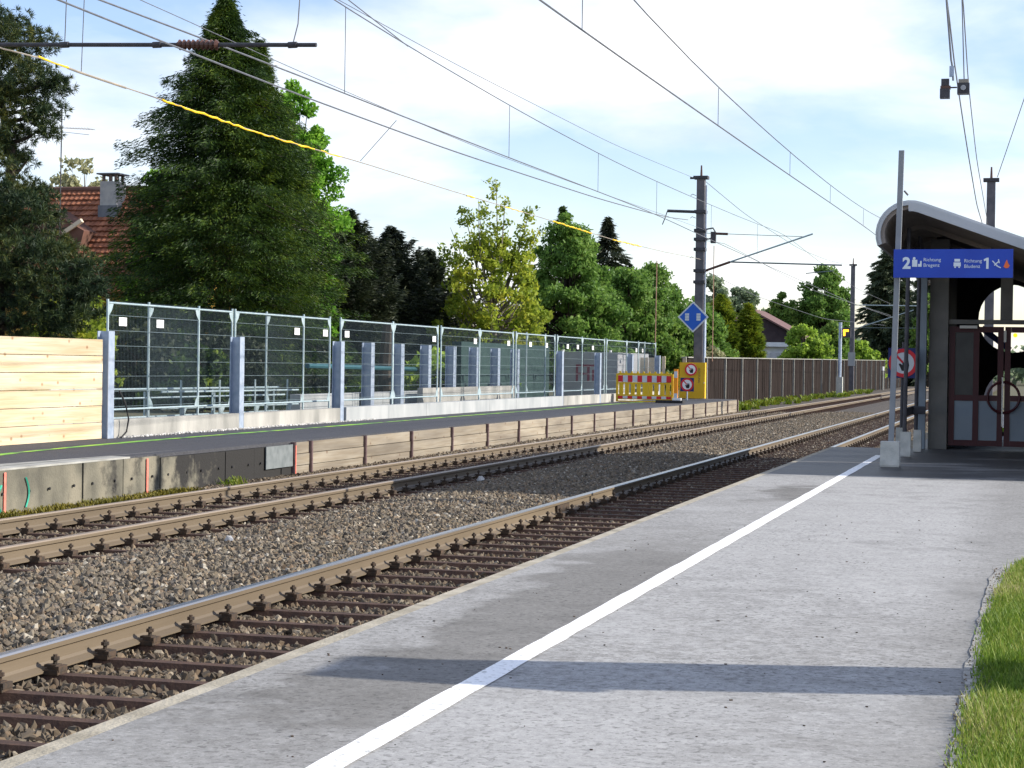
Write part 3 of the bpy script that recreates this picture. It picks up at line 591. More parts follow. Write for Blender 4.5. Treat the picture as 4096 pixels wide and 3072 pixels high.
for i, (y, lab) in enumerate(zip([41.9, 44.1, 46.3, 48.5, 50.7, 52.9, 55.1], labs2)):
    mb = MB(); hpost(mb, -15.2, y, .3, 2.13, .24); part(mb, 'steel_post', M['steel'], None, label=lab, cat='steel post', group='short steel posts round the underpass opening')
def wall(y0, y1, m, lab, x0=-14.085, x1=-13.9, z1=.69, joints=0, name='parapet_wall'):
    t = thing(name, lab, 'concrete wall', (x0, y0, PZ))
    n = max(1, joints); st = (y1 - y0) / n
    for k in range(n): part(MB().box(x0, x1, y0 + st * k + (.012 if k else 0), y0 + st * (k + 1), PZ - .1, z1), 'wall_panel', m, t)
wall(26.61, 31.44, M['wallconc'], 'stained grey concrete parapet right of the timber boards')
wall(31.66, 36.64, M['wallconc'], 'paler grey concrete parapet between second and third steel posts')
wall(36.9, 55.88, M['whiteconc'], 'long whitish concrete parapet in front of the short steel posts', x1=-13.86, z1=.70, joints=7)
wall(56.12, 61.19, M['wallconc'], 'grey concrete parapet below the shaded fence panels', joints=1)
wall(61.42, 66.49, M['wallconc'], 'grey concrete parapet left of the yellow barricade', joints=1)
wall(66.72, 71.7, M['wallconc'], 'grey concrete parapet behind the yellow barricade', joints=1)
wall(38.0, 47.0, M['whiteconc'], 'pale back wall of the underpass opening behind the fence', x0=-15.6, x1=-15.35, z1=.93, joints=5)
wall(45.2, 54.2, M['wallconc'], 'loose concrete parapet slab behind the pale wall', x0=-15.05, x1=-14.9, z1=1.02, joints=2)
t = part(MB().path([(-13.82, 26.62, 1.15), (-13.78, 26.75, .95), (-13.76, 26.83, .7), (-13.78, 26.8, .5), (-13.8, 26.66, .41)], .014, 6), 'black_cable', M['rubber'], None, label='thin black cable hanging down beside the first steel post', cat='cable')

# construction fence panels
def fence_panel(y0, lab, sign=None, x=-14.45, z0=.62, length=3.45, lean=0.):
    t = thing('fence_panel', lab, 'fence panel', (x, y0, z0), 'construction fence panels on the far platform')
    y1 = y0 + length; zt = z0 + 1.98
    for y in (y0, y1): part(MB().tube((x, y, z0), (x, y, zt + .03), .022, 8), 'upright_tube', M['tube'], t)
    for z in (z0 + .20, zt - .03): part(MB().tube((x, y0 + .023, z), (x, y1 - .023, z), .018, 8), 'cross_tube', M['tube'], t)
    mb = MB(); nv = int(length / .05)
    for k in range(1, nv):
        y = y0 + length * k / nv; mb.box(x - .0012, x + .0012, y - .0012, y + .0012, z0 + .03, zt + .01)
    for k in range(1, 8): z = z0 + .25 * k; mb.box(x + .003, x + .008, y0 + .02, y1 - .02, z - .004, z + .004)
    part(mb, 'wire_mesh', M['mesh'], t)
    for y, s in ((y0, 1), (y1, -1)):
        for z, q in ((zt - .045, -1), (z0 + .215, 1)):
            part(MB().prism([(y + s * .023, z), (y + s * .17, z), (y + s * .12, z + q * .10), (y + s * .023, z + q * .19)], 'x', x + .010, x + .015), 'corner_gusset', M['tube'], t)
    for ys_ in (sign or []):
        p = part(MB().box(x + .022, x + .026, ys_, ys_ + .27, zt - .40, zt - .26), 'name_plate', M['white'], t)
        cu = text('SCHÜTZ', 0, 0, 0, .058, M['greytext'], 'plate_lettering', p); cu.rotation_euler = (0, 0, R(90)); cu.location = Vector((x + .028, ys_ + .03, zt - .34)) - Vector(t.location)
for fi, (y0, lab, sg) in enumerate([(27.4, 'first fence panel beside the timber boards with white name plate at its left', [27.75]), (28.95, 'second fence panel, overlapping the first, white plate near its left upright', [29.2]),
        (32.45, 'fence panel right of the second steel post, white plate near its right end', [35.35]), (34.05, 'fence panel ending at the third steel post, white plate at its right', [37.05]),
        (38.05, 'fence panel just right of the third steel post, white plate at its left', [38.25]), (41.65, 'fence panel over the pale wall with a white plate at its right', [44.6]),
        (45.25, 'fence panel over the pale wall, middle of the loose slab, plate at its right', [48.1]), (48.85, 'fence panel above the right end of the loose slab, plate at its right', [51.6]),
        (52.45, 'fence panel above the last short steel post with a plate near the right', [53.9]), (53.8, 'fence panel overlapping the one above the last short posts', [56.0]),
        (57.4, 'fence panel left of the container with two plates', [58.6, 60.0]), (61.0, 'fence panel in front of the grey container', [62.4]), (64.6, 'fence panel above the left part of the barricade', []), (68.2, 'fence panel above the barricade with two small plates', [69.8, 71.0]), (70.2, 'last fence panel before the concrete catenary mast', [])]):
    fence_panel(y0, lab, sg, x=-14.45 - .04 * (fi % 2))
# spare panels lying on edge behind the wall
for i, (y0, z0, x0, ly) in enumerate([(26.9, .58, -15.2, 9.5), (27.2, .50, -15.6, 10.5), (30.5, .72, -15.0, 6.5)]):
    t = thing('spare_fence_panel', ['spare fence panel lying on its edge behind the first grey wall', 'lowest spare fence panel stacked behind the grey walls', 'spare fence panel propped behind the second grey wall'][i], 'fence panel', (x0, y0, z0), 'spare fence panels stacked behind the wall')
    for zz_ in (z0 + .05, z0 + .55 - .1 * i): part(MB().tube((x0, y0, zz_), (x0, y0 + ly, zz_ - .02), .020, 6), 'long_tube', M['tube'], t)
    for k in range(4):
        yk = y0 + .8 + (ly - 1.4) * k / 3; part(MB().tube((x0, yk, .32), (x0, yk, z0 + .56), .020, 6), 'end_tube', M['tube'], t)
        part(MB().prism([(yk + .02, z0 + .06), (yk + .24, z0 + .06), (yk + .10, z0 - .12), (yk + .02, z0 - .16)], 'x', x0 + .01, x0 + .015), 'corner_gusset', M['tube'], t)

# ------------------------------------------------------------------ things at the end of the far platform
def noentry(x, y, z, r, parent, square=True, face='white'):
    """round red-ringed pictogram of a walking figure held back by a stroke, facing -Y"""
    if square: part(MB().box(x - r * 1.04, x + r * 1.04, y, y + .012, z - r * 1.04, z + r * 1.04), 'sign_backing', M['navy'], parent)
    else: part(MB().tube((x, y, z), (x, y + .012, z), r, 28), 'sign_backing', M['white'], parent)
    part(disc(MB(), x, y - .006, z, 0, r * .80), 'sign_face', M[face], parent)
    part(disc(MB(), x, y - .010, z, r * .74, r), 'red_ring', M['red'], parent)
    mb = MB(); c = (x + r * .10, z - r * .12)
    pl = [(-.20, -.42), (.22, -.45), (.30, -.05), (.24, .32), (.15, .30), (.13, .05), (.06, .38), (-.03, .38), (-.02, .05), (-.13, .30), (-.21, .26), (-.15, -.02), (-.34, .10), (-.40, .02)]
    mb.add([(c[0] + a * r, y - .009, c[1] + b * r) for a, b in pl], [tuple(range(len(pl)))]); part(mb, 'black_hand', M['black'], parent)
    mb = MB(); mb.add([(x + a * r, y - .013, z + b * r) for a, b in ((-.60, .52), (-.48, .62), (.02, .08), (-.08, -.02))], [(0, 1, 2, 3)]); part(mb, 'red_stroke', M['red'], parent)
# barricade
by = 63.4; bx0, bx1 = -13.82, -11.80
t = thing('barricade', 'yellow slatted barricade with red and white bars across the far platform', 'barricade', (bx0, by, PZ)); W_ = bx1 - bx0
for x in (bx0, bx1 - .07): part(MB().box(x, x + .07, by, by + .05, .42, 1.40), 'end_post', M['barrieryellow'], t)
for z0, z1 in ((1.34, 1.42), (1.04, 1.10), (.50, .53), (.42, .46), (.62, .68)): part(MB().box(bx0 + .07, bx1 - .07, by + .004, by + .046, z0, z1), 'cross_rail', M['barrieryellow'], t)
for k in range(9):
    x = bx0 + .11 + k * .207
    part(MB().box(x, x + (.14 if k != 4 else .20), by + .01, by + .04, .68, 1.04), 'slat', M['barrieryellow'], t)
    part(MB().box(x, x + .06, by + .01, by + .04, 1.42, 1.48), 'peg', M['barrieryellow'], t)
for z0, z1 in ((1.11, 1.335), (.53, .62)):
    n = 11; st = (W_ - .14) / n
    for k in range(n):
        x = bx0 + .07 + st * k; w2 = st * (.5 if k in (0, n - 1) else 1)
        part(MB().box(x + .002, x + st - .002, by - .004, by + .03, z0, z1), 'red_band' if k % 2 == 0 else 'white_band', M['red'] if k % 2 == 0 else M['reflwhite'], t)
t = thing('beacon', 'slim orange and white beacon standing at the right end of the barricade', 'beacon', (-11.68, by - .1, PZ))
part(MB().box(-11.76, -11.62, by - .12, by - .06, .50, 1.58), 'beacon_body', M['orange'], t)
for z in (.52, 1.28): part(MB().box(-11.75, -11.63, by - .128, by - .122, z, z + .22), 'pale_band', M['reflwhite'], t)
part(MB().box(-11.80, -11.50, by - .14, by - .02, .46, .58), 'white_foot', M['white'], t)
part(MB().box(-12.35, -11.4, by - .35, by + .15, PZ + .004, PZ + .10), 'rubber_foot', M['rubber'], None, label='black rubber foot block under the beacon and barricade', cat='foot block')
# yellow boards and the round signs
t = thing('yellow_board', 'large plain yellow board standing in front of the catenary mast', 'board', (-12.7, 72.6, PZ))
part(MB().box(-13.27, -12.25, 72.6, 72.9, PZ + .02, 1.84), 'board_front', M['yellowbox'], t)
part(MB().tube((-12.27, 72.58, 1.04), (-12.27, 72.55, 1.04), .03, 8), 'latch', M['paleboard'], t)
text('ACHTUNG', 0, 0, 0, .12, M['brownsteel'], 'vertical_lettering', t).rotation_euler = (0, R(90), 0); bpy.data.objects[-1] if False else None
for o in t.children:
    if o.name.startswith('vertical_lettering'): o.location = Vector((-12.52, 72.59, 1.62)) - Vector(t.location)
t = thing('round_sign', 'round red ringed no trespassing sign on top of the yellow board', 'sign', (-12.80, 72.5, 1.5), 'round no trespassing signs'); noentry(-12.80, 72.54, 1.56, .245, t, False)
t = thing('round_sign', 'round red ringed no trespassing sign on navy square beside the beacon', 'sign', (-12.42, 69.6, .9), 'round no trespassing signs'); noentry(-12.42, 69.6, .99, .25, t)
part(MB().tube((-12.42, 69.63, PZ), (-12.42, 69.63, 1.2), .025, 8), 'sign_post', M['steel'], t)
# grey container and boards behind
t = thing('container', 'grey site container with a worn maroon logo seen through the fence', 'container', (-17, 68, .3))
part(MB().box(-17.6, -15.3, 70.4, 76.5, .32, 2.18), 'container_body', M['greybox'], t)
mb = MB(); mb.box(-16.95, -16.05, 70.385, 70.395, 1.62, 1.70); mb.box(-16.95, -16.86, 70.385, 70.395, 1.05, 1.62); mb.box(-16.5, -16.4, 70.385, 70.395, 1.05, 1.62); mb.box(-16.86, -16.5, 70.385, 70.395, 1.30, 1.38); mb.box(-16.3, -16.05, 70.385, 70.395, 1.05, 1.5)
part(mb, 'maroon_logo', M['maroon'], t)
for x in (-17.5, -15.6): part(MB().tube((x, 70.45, 2.185), (x, 70.45, 2.27), .06, 8), 'corner_lug', M['white'], t)
for i, (x, h_, w_) in enumerate([(-15.25, 2.02, .32), (-14.9, 2.02, .36), (-14.35, 2.08, .14)]):
    part(MB().box(x, x + w_, 74.5, 74.56, .35, h_), 'leaning_board', M['paleboard'], None, label=['pale board left of the last steel post, beside the container', 'wider pale board directly left of the last steel post', 'narrow pale plank just right of the last steel post'][i], cat='board', group='pale boards behind the fence')
t = part(MB().box(-17.2, -16.9, 55, 66.0, .32, 2.35), 'site_screen', M['screen'], None, label='dark green privacy screen behind the shaded fence panels', cat='screen')
part(MB().tube((-17.6, 44, 1.55), (-19.8, 60, 1.45), .07, 8), 'teal_pipe', M['tealbar'], None, label='long teal pipe lying level behind the short steel posts', cat='pipe')
part(MB().tube((-14.9, 75.8, .3), (-14.87, 75.8, 6.05), .022, 6), 'rope_pole', M['rope'], None, label='thin brown pole rising from the last fence panel to the yellow wrapped cable', cat='pole')

# brown noise barrier
t = thing('noise_barrier', 'long dark brown noise barrier with pale posts beyond the far platform', 'noise barrier', (-13.1, 74, -.4))
BX = -13.15; ny = 34; y = 72.9; sp5 = 5.07
def bz(y): return 2.02 + (y - 73) * .0048
for k in range(ny):
    y0 = y + sp5 * k; y1 = y0 + sp5
    mb = MB(); mb.add([(BX, y0, -.45), (BX, y1, -.45), (BX, y1, bz(y1)), (BX, y0, bz(y0)), (BX - .1, y0, -.45), (BX - .1, y1, -.45), (BX - .1, y1, bz(y1)), (BX - .1, y0, bz(y0))], [(0, 1, 2, 3), (5, 4, 7, 6), (3, 2, 6, 7), (0, 3, 7, 4), (1, 5, 6, 2)])
    nb_ = 17 if k < 14 else 0
    for j in range(nb_):
        a = y0 + .15 + j * (sp5 - .3) / nb_; d = random.uniform(.006, .03); zt = bz(a) - .04; mb.box(BX, BX + d, a, a + (sp5 - .3) / nb_ - .025, -.44, zt)
    part(mb, 'board_panel', M['darkwood'], t)
    part(MB().box(BX - .05, BX + .10, y0 - .06, y0 + .06, -.45, bz(y0) - .003), 'barrier_post', M['barrierpost'], t)
    mb = MB(); mb.add([(BX - .12, y0, bz(y0)), (BX + .07, y0, bz(y0)), (BX + .07, y1, bz(y1)), (BX - .12, y1, bz(y1)), (BX - .12, y0, bz(y0) + .05), (BX + .07, y0, bz(y0) + .05), (BX + .07, y1, bz(y1) + .05), (BX - .12, y1, bz(y1) + .05)], [(0, 1, 2, 3), (4, 7, 6, 5), (0, 4, 5, 1), (1, 5, 6, 2), (2, 6, 7, 3)])
    part(mb, 'cap_rail', M['barrierpost'], t)

# ------------------------------------------------------------------ masts, cantilevers, signals
def mast(x, y, top, w, lab, z0=-.4, bands=()):
    t = thing('catenary_mast', lab, 'catenary mast', (x, y, z0), 'catenary masts')
    mb = MB(); a, b = w / 2, w / 2 * .86
    mb.add([(x + sx * r_, y + sy * r_, z) for z, r_ in ((z0, a), (top, b)) for sx, sy in ((-1, -1), (1, -1), (1, 1), (-1, 1))], [(0, 1, 5, 4), (1, 2, 6, 5), (2, 3, 7, 6), (3, 0, 4, 7), (0, 3, 2, 1), (4, 5, 6, 7)])
    part(mb, 'mast_shaft', M['mast'], t)
    for z in bands: part(MB().box(x - w / 2 - .05, x + w / 2 + .05, y - w / 2 - .05, y + w / 2 + .05, z - .06, z + .06), 'clamp_band', M['iron'], t)
    part(MB().box(x - w * .8, x + w * .8, y - w * .6, y + w * .6, top, top + .12), 'mast_cap', M['iron'], t)
    part(MB().tube((x, y, top + .12), (x, y, top + .55), .05, 8, .03), 'top_insulator', M['insul'], t)
    return t
TL = mast(-12.65, 73.4, 9.15, .36, 'tall dark mast behind the yellow board carrying the bracket arms', z0=-.5, bands=(5.05, 5.5, 6.35, 6.75, 7.1, 7.85))
x, y = -12.65, 73.4
part(MB().tube((x - .2, y, 7.85), (x - 1.35, y, 7.9), .06, 6), 'side_arm', M['iron'], TL)
part(MB().path([(x - 1.35, y, 7.9), (x - 1.45, y, 7.6), (x - 1.55, y, 7.35)], .02, 5), 'arm_hook', M['iron'], TL)
part(MB().tube((x - .45, y, 9.2), (x, y, 9.2), .045, 6), 'cap_arm', M['iron'], TL)
part(MB().tube((x + .2, y, 5.5), (x + 1.2, y, 5.85), .05, 8), 'arm_insulator', M['insul'], TL)
part(MB().tube((x + 1.1, y, 5.82), (x + 4.45, y, 6.95), .032, 8), 'bracket_arm', M['tube'], TL)
part(MB().tube((x + 1.2, y, 5.85), (x + 5.6, y, 5.72), .030, 8), 'lower_arm', M['mesh'], TL)
part(MB().path([(x + 5.3, y, 5.72), (x + 5.3, y, 5.5), (x + 4.2, y, 5.40)], .02, 5), 'steady_arm', M['mesh'], TL)
part(MB().tube((x + .2, y, 7.0), (x + 4.1, y, 6.84), .012, 5), 'tie_rod', M['wire'], TL)
part(MB().tube((x + .6, y, 6.98), (x + 1.1, y, 6.96), .05, 8), 'tie_insulator', M['insul'], TL)
mb = MB(); mb.path([(x + .2, y, 7.15), (x + .5, y, 7.2), (x + .62, y, 7.0), (x + .5, y, 6.8), (x + .2, y, 6.75)], .035, 6); mb.box(x + .42, x + .62, y - .1, y + .1, 6.6, 7.05); part(mb, 'tension_gear', M['iron'], TL)
part(MB().tube((x + .55, y, 6.5), (x + .55, y, 1.9), .018, 5), 'weight_rope', M['rope'], TL)
part(MB().box(x + .19, x + .24, y - .05, y + .05, -.4, 8.9), 'cable_duct', M['steel'], TL)
for z in (8.5, 7.6, 6.0): part(MB().path([(x - .2, y, z), (x - .35, y, z + .06), (x - .42, y, z)], .012, 4), 'step_bolt', M['iron'], TL)
dz = 3.65
t = thing('diamond_sign', 'blue diamond sign with two white bars on the tall dark mast', 'sign', (-12.85, 73.1, dz))
mb = MB(); mb.prism([(-12.85, dz - .62), (-12.23, dz), (-12.85, dz + .62), (-13.47, dz)], 'y', 73.12, 73.15); part(mb, 'sign_border', M['reflwhite'], t)
mb = MB(); mb.add([(-12.85, 73.115, dz - .54), (-12.31, 73.115, dz), (-12.85, 73.115, dz + .54), (-13.39, 73.115, dz)], [(0, 1, 2, 3)]); part(mb, 'sign_face', M['diamblue'], t)
for sx in (-.24, .22):
    for k in range(3): part(MB().box(-12.85 + sx - .08, -12.85 + sx + .08, 73.105, 73.112, dz - .145 + k * .1, dz - .055 + k * .1), 'white_bar', M['reflwhite'], t)
t = thing('lamp_post', 'grey pipe post behind the barrier, right of the diamond sign', 'post', (-12.6, 80, 0))
part(MB().path([(-13.9, 82, .3), (-13.9, 82, 3.75), (-14.0, 82, 3.95), (-14.35, 82, 4.0)], .09, 8), 'pipe', M['steel'], t)
part(MB().box(-14.35, -14.0, 81.95, 82.3, 2.3, 4.0), 'dark_column', M['mast'], t)

TR = mast(-1.42, 71.8, 8.75, .36, 'dark catenary mast rising behind the curved shelter roof', z0=-.3, bands=(6.5, 6.2, 5.8, 5.4))
part(MB().tube((-1.25, 71.8, 6.6), (-.05, 71.8, 6.62), .05, 6), 'side_arm', M['iron'], TR)
part(MB().path([(-.05, 71.8, 6.62), (0, 71.8, 6.4), (.05, 71.8, 6.2)], .018, 5), 'arm_hook', M['iron'], TR)
part(MB().tube((-1.6, 71.8, 5.6), (-4.3, 71.8, 5.2), .03, 6), 'bracket_arm', M['mesh'], TR)
TF = mast(-12.35, 137, 9.2, .34, 'slim dark mast with white box far down the line', z0=-.5)
part(MB().box(-12.6, -12.1, 136.75, 136.82, 1.9, 2.9), 'white_box', M['whiteconc'], TF)
part(MB().tube((-12.2, 137, 6.35), (-7.6, 137, 6.30), .035, 6), 'bracket_arm', M['tube'], TF)
part(MB().tube((-12.2, 137, 4.6), (-8.0, 137, 6.0), .035, 6), 'lower_arm', M['tube'], TF)
part(MB().tube((-12.2, 137, 4.7), (-7.8, 137, 4.7), .02, 6), 'tie_rod', M['mesh'], TF)
t = thing('railway_signal', 'signal post with a lit amber angle on a concrete foot by the barrier', 'signal', (-11.9, 124, -.4))
part(MB().box(-12.17, -11.75, 123.8, 124.2, -.5, 1.15), 'concrete_foot', M['footconc'], t)
part(MB().tube((-11.95, 124, 1.15), (-11.95, 124, 4.75), .11, 8), 'signal_post', M['steel'], t)
part(MB().box(-11.8, -11.25, 123.7, 123.95, 3.75, 4.40), 'signal_head', M['iron'], t)
mb = MB(); mb.box(-11.72, -11.60, 123.66, 123.69, 3.86, 4.20); mb.box(-11.72, -11.38, 123.66, 123.69, 4.14, 4.27); part(mb, 'amber_light', M['glow'], t)
t = thing('marker_post', 'small pale marker post with a bright top in front of the barrier', 'post', (-12.3, 150, -.4))
part(MB().tube((-12.4, 168, -.4), (-12.4, 168, 1.6), .09, 8), 'post', M['barrierpost'], t); part(MB().tube((-12.4, 168, 1.6), (-12.4, 168, 1.95), .12, 8), 'cap', M['white'], t)

# near cantilever tube crossing the top left of the picture
t = thing('cantilever_tube', 'long dark cross tube with a ribbed insulator at the upper left', 'catenary arm', (-12.5, 19, 5.2), )
zc = lambda x: 5.24 + (x + 11.43) * (-.033)
part(MB().tube((-13.5, 19, zc(-13.5)), (-9.05, 19, zc(-9.05)), .024, 8), 'tube', M['iron'], t)
part(MB().tube((-8.85, 19, zc(-8.85)), (-7.54, 19, zc(-7.54)), .024, 8), 'tube', M['iron'], t)
mb = MB()
for k in range(9): xx_ = -9.07 + k * .055 - .1; mb.tube((xx_, 19, zc(xx_)), (xx_ + .03, 19, zc(xx_)), .062, 10, .035)
mb.tube((-9.2, 19, zc(-9.2)), (-8.7, 19, zc(-8.7)), .034, 8); part(mb, 'ribbed_insulator', M['insul'], t)
for xx_ in (-10.6, -9.45, -7.82): part(MB().tube((xx_ - .05, 19, zc(xx_)), (xx_ + .05, 19, zc(xx_)), .036, 8), 'clamp', M['iron'], t)
mb = MB()
mb.tube((-10.6, 19, zc(-10.6)), (-10.56, 19, 6.5), .006, 4); mb.path([(-7.82, 19, zc(-7.82)), (-7.76, 19, 5.35), (-7.72, 19, 6.0), (-7.7, 19, 6.4)], .007, 4); part(mb, 'hanger_wire', M['wire'], t)

# ------------------------------------------------------------------ overhead wires
def wire(pts, r, lab, m='wire', name='overhead_wire', n=40, drops=None):
    p = np.array(pts, float); y = p[:, 1]; yy = np.linspace(y[0], y[-1], n)
    q = [(float(np.interp(v, y, p[:, 0])), float(v), float(np.interp(v, y, p[:, 2]))) for v in yy]
    for _ in range(3):      # light smoothing gives a catenary-like sag
        q = [q[0]] + [(q[i][0], q[i][1], (q[i - 1][2] + 2 * q[i][2] + q[i + 1][2]) / 4) for i in range(1, len(q) - 1)] + [q[-1]]
    t = thing(name, lab, 'overhead wire', q[0], 'overhead wires')
    part(MB().path(q, r, 5), 'wire_strand', M[m], t)
    for a, b in (drops or []): 
        part(MB().tube(a, b, .006, 4), 'dropper', M['wire'], t)
    return t
GX = -4.73
H_ = [(17, 6.35), (22.08, 6.10), (27.2, 6.02), (33.4, 6.02), (38, 6.05), (45.7, 6.14), (55.2, 6.36), (64, 6.7), (71.8, 7.1)]
G_ = [(12, 5.22), (17.73, 5.26), (19.68, 5.3), (27.24, 5.41), (37.7, 5.58), (45.9, 5.73), (55.66, 5.9), (64, 6.0), (71.8, 6.0), (100, 5.9), (140, 5.8)]
gi = lambda y: float(np.interp(y, [a for a, _ in G_], [b for _, b in G_])); hi_ = lambda y: float(np.interp(y, [a for a, _ in H_], [b for _, b in H_]))
wire([(GX, a, b) for a, b in G_], .011, 'lower of the two wires above the near track, running to the shelter roof')
wire([(GX, a, b) for a, b in H_] + [(GX, 105, 6.3), (GX, 140, 6.9)], .009, 'upper wire above the near track with hanging droppers', drops=[((GX, y_, hi_(y_)), (GX, y_, gi(y_))) for y_ in (19.7, 28.9, 38, 46, 55.5, 64)])
BXx = -9.33
B_ = [(12, 5.3), (17.43, 5.37), (21.3, 5.42), (25.33, 5.44), (31.0, 5.47), (40.4, 5.55), (47.4, 5.6), (52, 5.55), (60, 5.50), (73, 5.42), (105, 5.3), (137, 5.4)]
E_ = [(18, 6.9), (24.2, 6.66), (27.3, 6.55), (31, 6.5), (33.5, 6.44), (40.6, 6.40), (45.5, 6.42), (52.6, 6.52), (62.9, 6.7), (73.2, 6.95), (90, 6.5), (105, 6.2), (137, 6.3)]
bi = lambda y: float(np.interp(y, [a for a, _ in B_], [b for _, b in B_])); ei = lambda y: float(np.interp(y, [a for a, _ in E_], [b for _, b in E_]))
wire([(BXx, a, b) for a, b in B_], .011, 'contact wire above the far track, passing left of the tall mast top', n=70)
wire([(BXx, a, b) for a, b in E_], .009, 'carrier wire above the far track with long droppers', n=70, drops=[((BXx, y_, ei(y_)), (BXx, y_, bi(y_))) for y_ in (24.6, 33.2, 40.6, 47.4, 56, 66)])
wire([(BXx, 15, 7.55), (BXx, 27.33, 6.56)], .008, 'slanting tie wire joining the far carrier wire near the top', n=6)
wire([(-8.0, 12, 4.72), (-8.0, 16.35, 4.68), (-8.0, 19.5, 4.67), (-8.0, 25.35, 4.70), (-8.0, 34.7, 4.86), (-8, 41.5, 5.05), (-8.5, 47.4, 5.45)], .010, 'low contact wire passing under the long dark tube')
wire([(-13, 20, 8.75), (-13, 34, 8.68), (-13, 41.1, 8.65), (-13, 58.1, 8.8), (-13, 63.75, 8.94), (-12.95, 73.3, 9.2)], .008, 'high earth wire running to the top of the tall mast')
wire([(-12.65, 73.4, 9.2), (-12.6, 85, 8.7), (-12.5, 105, 8.4), (-12.4, 120, 8.6), (-12.35, 137, 9.2)], .012, 'earth wire sagging from the tall mast to the far mast')
wire([(-11, 15, 6.3), (-11, 21.7, 6.25), (-11, 26.5, 6.17), (-11, 36.5, 6.11), (-11, 47.8, 6.24), (-11.5, 60, 6.6), (-12.4, 73.4, 7.1)], .006, 'thin carrier wire above the yellow wrapped cable', drops=[((-11.9, 21.9, 7.6), (-12, 21.95, 5.40)), ((-11.3, 32.5, 6.13), (-12, 32.5, 5.39))])
Y_ = [(-12, 14, 5.5), (-12, 19.95, 5.38), (-12, 20.99, 5.42), (-12, 21.92, 5.39), (-12, 24.36, 5.37), (-12, 27.43, 5.33), (-12, 28.73, 5.33), (-12, 32.53, 5.37), (-12, 38.07, 5.37), (-12, 43.98, 5.40), (-12, 54.43, 5.43), (-12, 62.53, 5.57), (-12.2, 68, 5.75), (-12.6, 73.4, 5.95)]
t = thing('wrapped_cable', 'drooping cable wrapped in yellow tape in several stretches', 'overhead wire', (-12, 14, 5.5), 'overhead wires')
yi = lambda v: (float(np.interp(v, [p[1] for p in Y_], [p[0] for p in Y_])), v, float(np.interp(v, [p[1] for p in Y_], [p[2] for p in Y_])))
part(MB().path([yi(v) for v in np.linspace(14, 73.4, 60)], .010, 5), 'cable_core', M['creamwrap'], t)
for a, b, r_ in ((20.85, 21.6, .014), (24.3, 30.2, .0155), (30.5, 31.6, .012), (39.3, 39.9, .018), (42.4, 44, .015), (47, 51.5, .02), (54.3, 58.5, .022)):
    n = max(4, int((b - a) / .15)); part(MB().path([tuple(np.array(yi(v)) + (0, 0, random.uniform(-.012, .012))) for v in np.linspace(a, b, n)], [r_ * random.uniform(.6, 1.2) for _ in range(n)], 6), 'yellow_wrap', M['yellowwrap'], t)
part(MB().path([yi(v) for v in np.linspace(21.6, 23.2, 8)], .016, 6), 'pale_wrap', M['creamwrap'], t)
for pts_, lab in (([(-12.7, 73.4, 6.75), (-12, 74.5, 6.75), (-10.5, 95, 5.6), (-9.6, 137, 5.6)], 'thin wire dropping from the tall mast towards the far green tree'), ([(-12.6, 73.4, 5.6), (-12.2, 85, 5.0), (-11.6, 110, 4.6), (-11.0, 150, 5.2)], 'lowest wire falling away right of the tall mast')):
    wire(pts_, .010, lab)
# span wires with floodlights over the near platform
wire([(-1.2, 16, 7.5), (-1.15, 26.45, 6.72), (-1.2, 30.3, 6.55), (-1.25, 37.4, 6.25), (-1.35, 50, 6.0), (-1.42, 71.8, 6.2)], .012, 'left of two steep wires over the shelter roof carrying floodlights')
wire([(-.85, 16, 7.2), (-.92, 26, 6.6), (-1.0, 31, 6.3), (-1.1, 40, 6.1), (-1.42, 71.8, 6.6)], .009, 'right of two steep wires over the shelter roof')
wire([(.6, 60, 12.8), (-1.2, 71.6, 8.9)], .014, 'slanting wire rising to the right from the top of the shelter side mast', n=4)
LY = 25.
t = thing('floodlight', 'dark floodlight with reddish side hanging over the shelter, left of a pair', 'floodlight', (-1.1, LY, 5.4), 'pair of hanging floodlights')
part(MB().box(-1.165, -1.04, LY - .07, LY + .07, 5.22, 5.34), 'lamp_housing', M['iron'], t); part(MB().box(-1.15, -1.05, LY - .06, LY + .06, 5.38, 5.47), 'gear_box', M['iron'], t); part(MB().box(-1.16, -1.03, LY - .065, LY + .065, 5.342, 5.378), 'red_collar', M['insul'], t)
part(MB().tube((-1.03, LY, 5.36), (-.95, LY, 5.36), .01, 6), 'bracket', M['iron'], t)
part(MB().path([(-1.0, LY, 5.45), (-1.01, LY, 5.62), (-1.03, LY, 5.72), (-1.13, LY, 6.8)], .014, 6), 'hanger', M['wire'], t); part(MB().box(-1.05, -.99, LY - .02, LY + .02, 5.5, 5.64), 'turnbuckle', M['steel'], t)
t = thing('floodlight', 'square black floodlight with pale top hanging over the shelter, right of a pair', 'floodlight', (-.86, LY, 5.35), 'pair of hanging floodlights')
part(MB().box(-.945, -.79, LY - .07, LY + .08, 5.27, 5.41), 'lamp_housing', M['iron'], t); part(MB().box(-.93, -.80, LY - .06, LY + .07, 5.412, 5.46), 'pale_top', M['creamwrap'], t)
part(MB().tube((-.867, LY - .072, 5.345), (-.867, LY - .085, 5.345), .035, 12), 'lens', M['greybox'], t)
part(MB().tube((-.86, LY, 5.46), (-.91, LY, 6.65), .008, 5), 'hanger', M['wire'], t)

